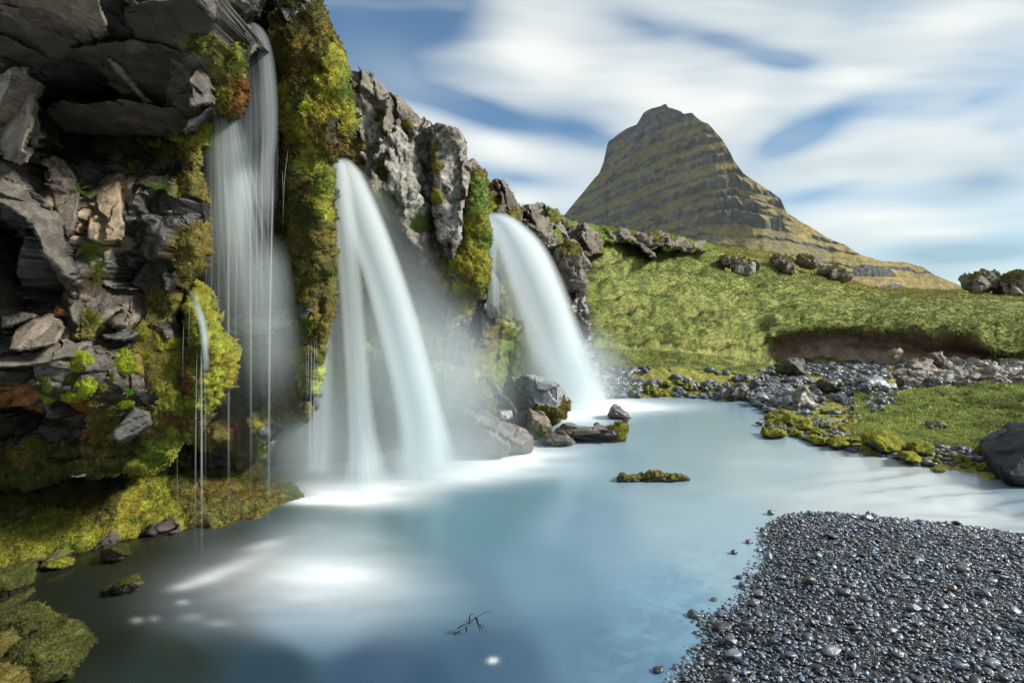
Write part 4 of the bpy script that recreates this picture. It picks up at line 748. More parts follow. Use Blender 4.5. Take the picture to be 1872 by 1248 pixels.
def third_wall():
    R = cliff_root('rocky ridge and mossy wall behind the right waterfall', P(980, 730, 12.6))
    relief('fall_wall', [(878, 380), (930, 384), (990, 420), (1045, 470), (1072, 530), (1090, 640), (1105, 735), (870, 735), (840, 560)],
           [(890, 400, 12.3), (890, 700, 12.0), (960, 500, 12.8), (1000, 700, 12.6), (1060, 520, 13.6), (1100, 720, 13.0), (900, 560, 12.6), (930, 600, 12.4), (1020, 480, 14)],
           [(900, 430, 'mo'), (910, 500, 'md'), (915, 470, 'mg', .7), (900, 560, 'mg', .7), (930, 540, 'my'), (940, 600, 'mp', .7), (900, 620, 'dark'), (950, 640, 'dark'), (970, 560, 'mo'), (1000, 600, 'dark'), (1040, 500, 'dark'), (1050, 600, 'dark'), (1080, 700, 'dark'), (960, 480, 'dark'), (910, 670, 'mo')],
           step=2.8, ew=10, er=.3, jagamp=6, facets=((1.2, .25), (.5, .12)), noise=.15, mossd=.15, mat=M_WET, parent=R, seed=71, warp=12, tuft=1.5, tuftl=.05, thick=2)
    relief('ridge_rock', [(884, 342), (892, 333), (908, 330), (924, 336), (930, 350), (944, 370), (958, 372), (990, 374), (1002, 378), (1014, 392), (1030, 400), (1040, 412), (1052, 440), (1060, 452), (1068, 462), (1071, 500), (1066, 530), (1050, 534), (1030, 520), (1010, 500), (990, 470), (960, 430), (920, 402), (886, 392)],
           [(890, 340, 12.6), (925, 345, 13.4), (990, 378, 15), (900, 390, 12.2), (960, 420, 13.2), (1030, 405, 16), (1050, 450, 15), (1060, 525, 13.6), (1000, 470, 13.4), (1020, 440, 15)],
           [(900, 338, 'mo', .7), (912, 345, 'lichd'), (895, 360, 'mo'), (910, 375, 'my', .7), (930, 370, 'brown'), (945, 390, 'mo', .6), (960, 385, 'lichd'), (985, 385, 'lichd'), (975, 400, 'grey'), (990, 420, 'lichd'), (1010, 400, 'mo', .6), (1020, 430, 'gr', .6), (1005, 430, 'lichd'), (1025, 450, 'gr', .7), (1000, 455, 'mo', .6), (1040, 430, 'lichd'), (1030, 480, 'brown'), (1050, 470, 'lichd'), (1060, 500, 'lichd'), (1040, 510, 'dark'), (1020, 490, 'mo', .5), (1060, 525, 'bluegrey'), (970, 372, 'gr', .5), (1012, 385, 'gr', .5)],
           step=2.3, ew=10, er=.4, jagamp=5, facets=((1.3, .38), (.5, .13), (.2, .035)), noise=.08, mossd=.08, mat=M_LICH, parent=R, seed=73, warp=7, tuft=1.8, tuftl=.06, thick=3)
    relief('ridge_rock', [(996, 376), (1006, 380), (1014, 392), (1035, 400), (1046, 405), (1060, 408), (1080, 406), (1100, 412), (1120, 418), (1140, 418), (1180, 423), (1206, 422), (1232, 427), (1262, 438), (1292, 442), (1310, 452), (1292, 461), (1262, 464), (1240, 460), (1216, 462), (1199, 454), (1197, 478), (1186, 476), (1172, 462), (1160, 447), (1128, 444), (1108, 442), (1100, 466), (1070, 472), (1046, 462), (1020, 450), (1004, 425)],
           [(1000, 380, 14.6), (1040, 402, 17.5), (1060, 465, 16.6), (1100, 413, 20.6), (1100, 460, 18.8), (1180, 424, 22.6), (1190, 475, 19.8), (1240, 430, 24), (1240, 460, 22), (1300, 445, 27), (1280, 462, 25)],
           [(1010, 395, 'gr', .7), (1020, 420, 'lichd'), (1050, 410, 'gr', .6), (1045, 435, 'lichd'), (1070, 430, 'lichd', 1.2), (1085, 450, 'tangrey'), (1080, 412, 'gr', .7), (1060, 460, 'brown'), (1100, 425, 'gr', 1.1), (1110, 438, 'gr'), (1096, 455, 'gr', .5), (1130, 432, 'lichd'), (1128, 420, 'gr', .6), (1150, 432, 'tangrey', .8), (1160, 424, 'mo', .7), (1150, 443, 'gr', .6), (1175, 436, 'lichd'), (1185, 455, 'tangrey'), (1190, 470, 'lichd', .8), (1195, 432, 'mo', .8), (1215, 440, 'lichd'), (1228, 432, 'mo', .5), (1235, 448, 'lichd', .8), (1212, 456, 'gr', .6), (1255, 452, 'tangrey', .8), (1262, 442, 'gr', .8), (1280, 450, 'lichd', .7), (1298, 452, 'gr', .9), (1272, 460, 'gr', .7)],
           step=2.0, ew=7, er=.5, jagamp=4, facets=((1.5, .4), (.6, .18)), noise=.12, mossd=.12, mat=M_LICH, parent=R, seed=75, warp=6, tuft=1.5, tuftl=.09, thick=4)
    return R
third_wall()

# ------------------------------------------------------------------ falling water
def water_material(name, powr, gain, streak=0.0, uscale=10.0, vscale=.6):
    m = bpy.data.materials.new(name); m.use_nodes = True; nt = m.node_tree; L = nt.links; nt.nodes.clear()
    lw = nn(nt, 'ShaderNodeLayerWeight'); lw.inputs[0].default_value = .5
    at = nn(nt, 'ShaderNodeAttribute', attribute_name='alpha'); st = nn(nt, 'ShaderNodeAttribute', attribute_name='st')
    core = mth(nt, 'POWER', mth(nt, 'SUBTRACT', 1.0, lw.outputs['Facing'], clamp=True), powr)      # thicker where one looks through more water
    a = mth(nt, 'MULTIPLY', mth(nt, 'MULTIPLY', core, at.outputs['Fac']), gain)
    if streak:
        mp = nn(nt, 'ShaderNodeMapping'); mp.inputs['Scale'].default_value = (uscale, vscale, 1); L.new(st.outputs['Vector'], mp.inputs[0])
        nz = nn(nt, 'ShaderNodeTexNoise'); nz.inputs['Scale'].default_value = 1; nz.inputs['Detail'].default_value = 3; L.new(mp.outputs[0], nz.inputs['Vector'])
        r = nn(nt, 'ShaderNodeMapRange', interpolation_type='SMOOTHSTEP'); L.new(nz.outputs['Fac'], r.inputs[0]); r.inputs[1].default_value = .34; r.inputs[2].default_value = .66; r.inputs[3].default_value = 1 - streak; r.inputs[4].default_value = 1
        a = mth(nt, 'MULTIPLY', a, r.outputs[0])
    a = mth(nt, 'MINIMUM', a, .97)
    d = nn(nt, 'ShaderNodeBsdfDiffuse'); d.inputs[0].default_value = (.91, .97, .99, 1)
    t = nn(nt, 'ShaderNodeBsdfTranslucent'); t.inputs[0].default_value = (.91, .97, .99, 1)
    mx = nn(nt, 'ShaderNodeMixShader'); mx.inputs[0].default_value = .45; L.new(d.outputs[0], mx.inputs[1]); L.new(t.outputs[0], mx.inputs[2])
    tr = nn(nt, 'ShaderNodeBsdfTransparent'); m2 = nn(nt, 'ShaderNodeMixShader'); L.new(a, m2.inputs[0]); L.new(tr.outputs[0], m2.inputs[1]); L.new(mx.outputs[0], m2.inputs[2])
    o = nn(nt, 'ShaderNodeOutputMaterial'); L.new(m2.outputs[0], o.inputs[0]); return m
M_JET = water_material('falling_water', .9, .8, .22, 4.5, .4)
M_VEIL = water_material('water_veil', .8, .9, .55, 10, .3)
M_THREAD = water_material('water_thread', 1.6, .5)
M_SPRAY = water_material('spray', 1.0, .5)

def catmull(pts, n):
    q = np.array(pts, float); q = np.concatenate([[2 * q[0] - q[1]], q, [2 * q[-1] - q[-2]]]); out = []
    m = len(q) - 3
    for k in range(n + 1):
        t = k / n * m; i = min(int(t), m - 1); f = t - i; a, b, c, d = q[i:i + 4]
        out.append(.5 * (2 * b + (c - a) * f + (2 * a - 5 * b + 4 * c - d) * f ** 2 + (3 * b - a - 3 * c + d) * f ** 3))
    return np.array(out)
def jet(name, path, mat, parent=None, n=60, around=44, flat=.45, fade=(.02, .06), seed=0, label=None, group=None, soft=3.0):
    """closed, round stream of falling water; path rows: px, py, distance, half width in px, opacity"""
    c = catmull(path, n); w = np.maximum(c[:, 3], .3) * (1.25 if n > 20 else 1) / FPX * c[:, 2]; p = P(c[:, 0], c[:, 1], c[:, 2]); al = np.clip(c[:, 4], 0, 3)
    t = np.linspace(0, 1, n + 1); al = al * np.clip(t / max(fade[0], 1e-3), 0, 1) * np.clip((1 - t) / max(fade[1], 1e-3), 0, 1)
    T = np.gradient(p, axis=0); T /= np.linalg.norm(T, axis=1, keepdims=True)
    S = np.cross(T, np.array([0, 1.0, 0])); S /= np.linalg.norm(S, axis=1, keepdims=True) + 1e-9; B = np.cross(S, T)
    an = np.linspace(0, 2 * np.pi, around, endpoint=False)
    V = p[:, None] + S[:, None] * (np.cos(an)[None, :, None] * w[:, None, None]) + B[:, None] * (np.sin(an)[None, :, None] * (w * flat)[:, None, None])
    AL = al[:, None] * (np.abs(np.sin(an)) ** soft)[None]; len_ = np.concatenate([[0], np.cumsum(np.linalg.norm(np.diff(p, axis=0), axis=1))])
    ST = np.stack([np.broadcast_to(np.cos(an)[None], AL.shape) + seed * 3.1, np.broadcast_to(len_[:, None], AL.shape), np.broadcast_to(np.sin(an)[None] * .15, AL.shape)], -1)
    H, W = AL.shape; idx = np.arange(H * W).reshape(H, W); nx = np.roll(idx, -1, 1)
    F = np.stack([idx[:-1], nx[:-1], nx[1:], idx[1:]], -1).reshape(-1, 4)
    o = mkmesh(name, V.reshape(-1, 3), F, mat=mat, attrs={'alpha': AL.reshape(-1), 'st': ST.reshape(-1, 3)}, parent=parent)
    if label: tag(o, label, 'waterfall', group)
    return o
def threads(parent, lst, D0, seed):
    for i, (x0, y0, x1, y1, w, a, D, Db) in enumerate(lst):
        xm = x0 + (x1 - x0) * .75
        jet('water_thread', [(x0, y0, D, w * .7, a), (xm, y0 + (y1 - y0) * .45, D + (Db - D) * .5, w, a), (x1, y1, Db, w * 1.4, a * .55)], M_THREAD, parent, n=18, around=14, flat=.9, fade=(.12, .5))

def falls():
    # left
    R = empty('waterfall', P(440, 1000, 4.75)); tag(R, 'thin left waterfall streaming past the dark overhang in many fine strands', 'waterfall')
    jet('stream', [(440, 34, 4.75, 3, .5), (456, 44, 4.7, 6, 1.0), (475, 66, 4.68, 11, 1.1), (486, 110, 4.65, 13, .9), (492, 180, 4.62, 14, .8), (493, 250, 4.62, 13, .7), (488, 310, 4.62, 12, .5), (486, 420, 4.62, 14, .3)], M_VEIL, R, flat=.35, seed=1)
    jet('stream', [(455, 80, 4.8, 12, .25), (462, 150, 4.78, 26, .45), (466, 260, 4.76, 34, .5), (462, 380, 4.75, 38, .3)], M_VEIL, R, flat=.3, seed=2)
    jet('stream', [(408, 190, 4.95, 24, 1.3), (414, 230, 4.85, 32, 2.0), (420, 290, 4.8, 40, 1.9), (428, 370, 4.76, 50, 1.0), (438, 470, 4.72, 58, .5), (448, 590, 4.7, 66, .3), (456, 720, 4.66, 72, .15), (465, 900, 4.6, 82, .1)], M_VEIL, R, flat=.32, seed=3, fade=(.02, .5))
    jet('stream', [(420, 210, 4.85, 14, .9), (434, 270, 4.8, 18, 1.2), (436, 350, 4.76, 22, .9), (438, 470, 4.72, 22, .5), (440, 600, 4.7, 26, .2)], M_JET, R, flat=.4, seed=4, fade=(.05, .4))
    jet('stream', [(478, 430, 4.72, 36, .4), (485, 520, 4.7, 44, .6), (490, 640, 4.68, 52, .2), (505, 740, 4.65, 60, .15)], M_SPRAY, R, flat=.4, seed=5, fade=(.2, .45))
    threads(R, [(418, 310, 418, 980, 2.6, .55, 4.7, 4.68), (395, 300, 383, 860, 1.0, .3, 4.75, 4.75), (405, 300, 398, 800, 1.0, .4, 4.7, 4.7), (441, 305, 430, 700, 1.6, .5, 4.68, 4.7), (457, 295, 459, 900, 2.4, .6, 4.66, 4.66), (468, 290, 470, 640, 1.2, .5, 4.66, 4.66),
                (481, 220, 478, 640, 1.6, .6, 4.64, 4.64), (500, 290, 491, 1000, 2.6, .7, 4.62, 4.6), (491, 300, 490, 560, 1.0, .5, 4.62, 4.6), (377, 330, 377, 560, 1.0, .7, 4.6, 4.6), (386, 340, 386, 540, .8, .5, 4.62, 4.6), (527, 270, 517, 420, 1.0, .5, 4.7, 4.7),
                (516, 310, 517, 360, .8, .4, 4.7, 4.7), (448, 320, 440, 560, 1.2, .5, 4.66, 4.66), (427, 330, 414, 620, 1.0, .4, 4.66, 4.66), (510, 240, 507, 330, .7, .4, 4.7, 4.7)], 4.7, 1)
    jet('stream', [(346, 530, 4.42, 3, .4), (358, 552, 4.2, 5, 1.2), (372, 600, 4.06, 7, 1.1), (376, 645, 4.0, 6, .6), (377, 680, 4.0, 5, .3)], M_VEIL, R, flat=.5, seed=6)
    threads(R, [(360, 636, 357, 1030, 1.5, .55, 3.98, 4.25), (368, 632, 369, 1035, 2.4, .85, 3.98, 4.22), (374, 638, 376, 900, 1.2, .5, 3.98, 4.2), (336, 590, 334, 700, 1.0, .45, 4.0, 4.05), (349, 540, 345, 640, .9, .45, 4.2, 4.05), (324, 800, 324, 1000, 1.5, .16, 4.3, 4.35)], 4, 2)
    # threads between the left and middle falls
    R2 = empty('waterfall', P(570, 890, 5.9)); tag(R2, 'curtain of hair thin water threads dripping off the mossy buttress foot', 'waterfall')
    threads(R2, [(570, 618, 568, 880, 1.3, .8, 5.4, 5.9), (575, 612, 574, 880, 1.2, .7, 5.4, 5.9), (565, 625, 563, 740, 1.0, .7, 5.4, 5.6), (579, 600, 580, 880, .8, .5, 5.4, 5.9), (560, 640, 560, 720, .8, .6, 5.5, 5.6), (566, 735, 566, 890, 1.6, .6, 5.7, 5.9), (574, 735, 577, 890, 1.2, .5, 5.7, 5.9),
                 (523, 778, 521, 865, 1.4, .6, 5.8, 6.2), (530, 774, 529, 868, 1.0, .4, 5.8, 6.2), (538, 772, 538, 870, 1.6, .35, 5.8, 6.2), (546, 770, 546, 872, 1.0, .35, 5.8, 6.2), (553, 768, 553, 874, 1.0, .3, 5.8, 6.2), (513, 800, 511, 860, 1.0, .4, 5.9, 6.3)], 5.6, 3)
    jet('stream', [(600, 520, 6.6, 8, .3), (592, 600, 6.5, 14, .6), (590, 700, 6.4, 18, .6), (586, 800, 6.3, 22, .4), (580, 870, 6.2, 26, .4)], M_VEIL, R2, flat=.4, seed=8)
    # middle
    R = empty('waterfall', P(720, 880, 6.7)); tag(R, 'broad middle waterfall splitting into two misty white jets', 'waterfall')
    jet('stream', [(612, 300, 6.3, 6, .9), (620, 312, 6.25, 15, 1.7), (630, 400, 6.2, 20, 1.5), (641, 520, 6.25, 19, .9), (651, 650, 6.35, 19, .85), (661, 780, 6.45, 23, 1.0), (669, 850, 6.5, 32, 1.2), (675, 915, 6.5, 50, .9)], M_JET, R, flat=.6, seed=9, fade=(.01, .16))
    jet('stream', [(612, 296, 6.35, 8, .9), (632, 318, 6.3, 22, 2.0), (664, 400, 6.35, 29, 2.4), (700, 500, 6.45, 31, 2.4), (730, 600, 6.6, 33, 2.3), (755, 700, 6.75, 35, 2.3), (774, 790, 6.9, 41, 2.1), (777, 840, 7.0, 54, 1.7), (784, 885, 7.1, 64, 1.3)], M_JET, R, flat=.6, seed=10, fade=(.01, .16))
    jet('stream', [(615, 292, 6.5, 12, .5), (650, 360, 6.6, 38, .4), (680, 480, 6.8, 60, .15), (700, 620, 7.0, 90, .08), (715, 760, 7.1, 120, .2), (720, 880, 7.2, 140, .4)], M_SPRAY, R, flat=.5, seed=11, fade=(.02, .35))
    jet('stream', [(640, 310, 6.7, 12, .5), (690, 390, 7.0, 36, .25), (745, 520, 7.3, 55, .28), (790, 640, 7.5, 75, .25), (820, 780, 7.6, 90, .25)], M_SPRAY, R, flat=.5, seed=12, fade=(.05, .2))
    # right
    R = empty('waterfall', P(1050, 740, 12.1)); tag(R, 'smooth white right waterfall arching out of a notch in the ridge', 'waterfall')
    jet('stream', [(886, 398, 12.2, 5, 1.2), (896, 402, 12.0, 13, 2.2), (925, 420, 11.9, 24, 2.4), (958, 468, 11.8, 36, 2.4), (984, 530, 11.8, 41, 2.4), (1008, 600, 11.9, 43, 2.4), (1030, 670, 12.0, 46, 2.4), (1048, 720, 12.2, 50, 2.4), (1056, 752, 12.2, 58, 1.8)], M_JET, R, flat=.7, seed=13, fade=(.01, .10))
    jet('stream', [(890, 400, 12.2, 8, .8), (915, 430, 12.0, 30, .9), (948, 500, 12.0, 46, .9), (975, 590, 12.1, 56, .8), (1000, 680, 12.2, 70, .8), (1025, 745, 12.3, 100, .8)], M_SPRAY, R, flat=.7, seed=14, fade=(.05, .06))
    jet('stream', [(892, 410, 12.0, 3, .6), (903, 430, 11.9, 6, .9), (900, 500, 11.9, 7, .7), (900, 600, 11.9, 9, .4), (902, 650, 11.9, 10, .2)], M_VEIL, R, flat=.5, seed=15)
    jet('stream', [(898, 500, 11.8, 3, .6), (908, 520, 11.8, 5, .8), (906, 600, 11.8, 6, .3)], M_VEIL, R, flat=.5, seed=16)
falls()

def mist():
    m = bpy.data.materials.new('mist'); m.use_nodes = True; nt = m.node_tree; nt.nodes.clear()
    v = nn(nt, 'ShaderNodeVolumePrincipled'); v.inputs['Color'].default_value = (.84, .95, 1.0, 1); v.inputs['Density'].default_value = .8; tc = nn(nt, 'ShaderNodeTexCoord'); gr = nn(nt, 'ShaderNodeTexGradient', gradient_type='QUADRATIC_SPHERE'); nt.links.new(tc.outputs['Object'], gr.inputs[0]); nt.links.new(mth(nt, 'MULTIPLY', gr.outputs['Fac'], 1.9), v.inputs['Density']); v.inputs['Anisotropy'].default_value = .2
    o = nn(nt, 'ShaderNodeOutputMaterial'); nt.links.new(v.outputs[0], o.inputs['Volume'])
    V, F = [], []; off = 0
    bm = bmesh.new(); bmesh.ops.create_icosphere(bm, subdivisions=4, radius=1)
    sv = np.array([v.co[:] for v in bm.verts]); sf = np.array([[v.index for v in f.verts] for f in bm.faces]); bm.free()
    for (px, py, D, rx, ry, rz) in [(700, 700, 7.0, 230, 1.1, 290), (820, 720, 7.4, 170, 1.0, 210), (740, 830, 7.1, 330, 1.2, 90), (1030, 690, 12.0, 150, 1.8, 130), (500, 640, 5.2, 70, .3, 120), (600, 1000, 4.7, 190, .7, 90), (570, 800, 6.2, 120, .8, 180)]:
        c = P(px, py, D); s = np.array([rx / FPX * D, ry, rz / FPX * D]); 
        mm = bpy.data.meshes.new('m')
        ob = mkmesh('mist', sv, sf, mat=m, smooth=False); ob.location = c; ob.scale = s; bpy.data.meshes.remove(mm)
        tag(ob, None, None, 'spray drifting around the falls', 'stuff')
mist()

# ------------------------------------------------------------------ boulders and stones
def boulders():
    def S(label, o, D, th, pal, seed, name='boulder', cat='boulder', **kw): return solid(name, o, D, th, pal, seed, label=label, cat=cat, **kw)
    S('large blocky wet boulder with pale top and mossy dark base beside the right waterfall', [(917, 720), (921, 700), (938, 688), (965, 687), (1000, 693), (1025, 705), (1032, 718), (1037, 735), (1036, 768), (985, 776), (940, 765), (925, 745)], 10.2, 1.3, 'palerock', 101, moss=('low', .48, 'mo'), mat=M_WET, tuft=1, rough=.025, fr=(.7, .85))
    S('dark slanting slab leaning left of the large blocky boulder', [(876, 692), (888, 686), (905, 703), (930, 728), (952, 748), (955, 765), (925, 770), (898, 740)], 9.9, .5, 'dark', 102, moss=('any', .35, 'mo'), mat=M_WET, tuft=.8)
    S('rounded yellow mossy boulder at the foot of the mossy wall', [(846, 735), (856, 706), (880, 700), (893, 710), (905, 740), (902, 765), (860, 775)], 9.4, .8, 'dark', 103, moss=('top', .95, 'my'), tuft=1.6, rough=.06)
    S('pointed boulder with mossy front between the low slab and the blocky boulder', [(962, 790), (965, 755), (968, 748), (992, 752), (1002, 762), (1012, 782), (1008, 800), (975, 805)], 9.0, .5, 'tangrey', 104, moss=('low', .42, 'my'), mat=M_WET, tuft=1)
    S('long flat dark slab with yellow moss on its right end lying in the pool', [(1010, 790), (1025, 782), (1090, 780), (1130, 778), (1145, 777), (1147, 788), (1143, 808), (1110, 812), (1060, 808), (1030, 800)], 8.9, .7, 'grey', 105, moss=('right', .2, 'my'), mat=M_WET, tuft=1.5, rough=.03)
    S('small wet rock half under the left end of the flat slab', [(985, 806), (995, 794), (1030, 790), (1052, 808), (1048, 818), (1010, 816)], 8.6, .5, 'grey', 106, mat=M_WET)
    S('tent shaped rock with white water sheeting over it below the middle waterfall', [(797, 822), (800, 806), (828, 776), (838, 748), (850, 742), (862, 755), (900, 770), (950, 788), (970, 798), (971, 818), (962, 838), (900, 846), (830, 840)], 8.1, 1.0, 'grey', 107, mat=M_WET, rough=.03)
    S('triangular dark rock standing in foam right of the right waterfall', [(1110, 762), (1117, 745), (1124, 740), (1135, 745), (1150, 757), (1156, 766), (1120, 768)], 10.7, .5, 'grey', 108, mat=M_WET, rough=.02)
    S('tiny rock tip breaking the water under the triangular rock', [(1136, 770), (1143, 764), (1150, 769), (1145, 772)], 10.2, .15, 'dark', 109, cuts=4)
    S('wet rock between the slanting slab and the tent shaped rock', [(898, 760), (912, 748), (935, 750), (940, 768), (925, 775), (905, 772)], 9.3, .4, 'palerock', 110, mat=M_WET, cuts=5)
    S('dark wedge of rock under the slanting slab', [(935, 772), (950, 752), (968, 748), (972, 775), (960, 790), (940, 788)], 9.2, .4, 'dark', 111, mat=M_WET, cuts=5)
    S('huge smooth black boulder at the right edge above the outflow', [(1811, 850), (1818, 838), (1838, 820), (1872, 797), (1930, 770), (1990, 790), (2010, 850), (1990, 915), (1900, 905), (1845, 893), (1820, 875)], 6.9, 1.2, 'black', 112, moss=('low', .25, 'md'), mat=M_ROCK, rough=.03, fac=.03, fr=(.7, .85), col=(.007, .009, .013))
    S('mossy boulder tucked behind the huge black boulder', [(1802, 838), (1806, 820), (1835, 810), (1850, 815), (1850, 840), (1820, 848)], 7.4, .5, 'dark', 113, moss=('top', .9, 'mo'), tuft=1.5)
    S('green topped mossy stone alone in the stream near the black boulder', [(1707, 862), (1712, 857), (1725, 859), (1737, 870), (1720, 872)], 7.15, .2, 'dark', 114, moss=('top', .9, 'my'), tuft=2, cuts=5, name='stone', cat='stone')
    S('long low mossy ridge of rock surfacing in mid pool', [(1128, 877), (1140, 873), (1180, 870), (1215, 868), (1245, 869), (1262, 877), (1250, 880), (1180, 880), (1135, 879)], 6.75, .16, 'dark', 115, moss=('top', .6, 'mo'), rough=.12, fr=(.8, .95), col=(.05, .05, .03))
    # stones by the left bank
    S('squat mossy stone with dark side near the left bank', [(184, 1024), (190, 1005), (205, 1000), (228, 1002), (240, 1013), (225, 1024), (200, 1030)], 4.6, .22, 'dark', 116, moss=('top', .85, 'md'), tuft=2, name='stone', cat='stone')
    S('flat green stone touching the left mossy bank', [(72, 1036), (85, 1024), (110, 1022), (132, 1032), (115, 1040), (82, 1043)], 4.45, .18, 'dark', 117, moss=('top', 1, 'my'), tuft=2, name='stone', cat='stone')
    S('small ribbed mossy stone alone in the dark water', [(190, 1082), (210, 1070), (240, 1058), (262, 1066), (245, 1080), (215, 1086)], 4.05, .18, 'dark', 118, moss=('top', .8, 'md'), tuft=2, name='stone', cat='stone')
    for i, (o, D, lab, pal) in enumerate([([(-60, 1176), (-20, 1142), (0, 1130), (40, 1126), (88, 1137), (104, 1150), (102, 1170), (60, 1176), (0, 1182)], 3.45, 'brown green mossy cushion rock behind the front cushions at the left edge', 'md'),
                                 ([(-60, 1210), (-30, 1168), (0, 1163), (30, 1170), (34, 1188), (0, 1230)], 3.25, 'small rounded mossy cushion rock cut by the left edge', 'mo'),
                                 ([(8, 1206), (30, 1182), (56, 1176), (100, 1192), (138, 1212), (122, 1236), (70, 1258), (10, 1258), (-10, 1232)], 3.1, 'broad front mossy cushion rock tapering to the right', 'md'),
                                 ([(-60, 1330), (-60, 1240), (-5, 1222), (18, 1238), (40, 1275), (30, 1330)], 2.85, 'mossy cushion rock in the bottom left corner', 'mo'),
                                 ([(-60, 1100), (-10, 1046), (5, 1045), (24, 1078), (14, 1098), (-20, 1115)], 3.95, 'mossy rock nub cut by the left edge under the bank', 'md'),
                                 ([(-40, 1135), (-10, 1108), (5, 1108), (6, 1116), (-10, 1140)], 3.75, 'tiny mossy nub at the left edge', 'md')]):
        solid('mossy_rock', o, D, .5, 'dark', 130 + i, moss=('top', 1.3, pal), label=lab, cat='rock', tuft=1.6, rough=.06, fac=.03, fr=(.6, .8))
    # outcrops on the slope
    for i, (o, D, th, lab, pal) in enumerate([
        ([(1008, 470), (1014, 452), (1040, 450), (1066, 460), (1071, 490), (1068, 520), (1058, 535), (1040, 532), (1028, 505), (1012, 500)], 13.6, 1.2, 'dark mossy rock block below the ridge at the right waterfall', 'lichd'),
        ([(1318, 474), (1328, 468), (1345, 470), (1350, 480), (1335, 486), (1320, 484)], 26, 1.5, 'flat grey rock left of the round boulder on the slope', 'lich'),
        ([(1340, 486), (1352, 474), (1368, 472), (1378, 484), (1372, 496), (1362, 504), (1348, 498)], 25, 1.6, 'round white spotted boulder on the grassy slope', 'lich'),
        ([(1374, 486), (1382, 476), (1390, 484), (1384, 494)], 26, 1, 'dark rock behind the round boulder', 'dark'),
        ([(1412, 474), (1425, 468), (1445, 476), (1456, 488), (1450, 500), (1436, 494), (1420, 484)], 31, 2, 'striped leaning outcrop in the middle of the slope', 'lichd'),
        ([(1458, 470), (1470, 466), (1488, 472), (1492, 486), (1476, 488), (1462, 482)], 36, 2, 'pinkish rock on the skyline of the slope', 'tangrey'),
        ([(1500, 496), (1515, 488), (1535, 492), (1552, 504), (1545, 514), (1520, 510)], 37, 2, 'broken rubble outcrop at the end of the slope', 'lichd'),
        ([(1772, 510), (1785, 497), (1800, 494), (1815, 496), (1830, 506), (1828, 524), (1800, 534), (1780, 530)], 40, 3, 'turf capped crag left of the pair on the right skyline', 'lichd'),
        ([(1828, 512), (1840, 502), (1872, 500), (1900, 502), (1920, 520), (1900, 545), (1860, 545), (1838, 532)], 39, 3, 'slanting grey crag at the right skyline edge', 'lichd')]):
        solid('outcrop', o, D, th, pal, 150 + i, moss=('top', .30, 'mo'), mat=M_LICH, label=lab, cat='outcrop', rough=.1, fac=.13, fr=(.6, .85), tuft=.8, cuts=9)
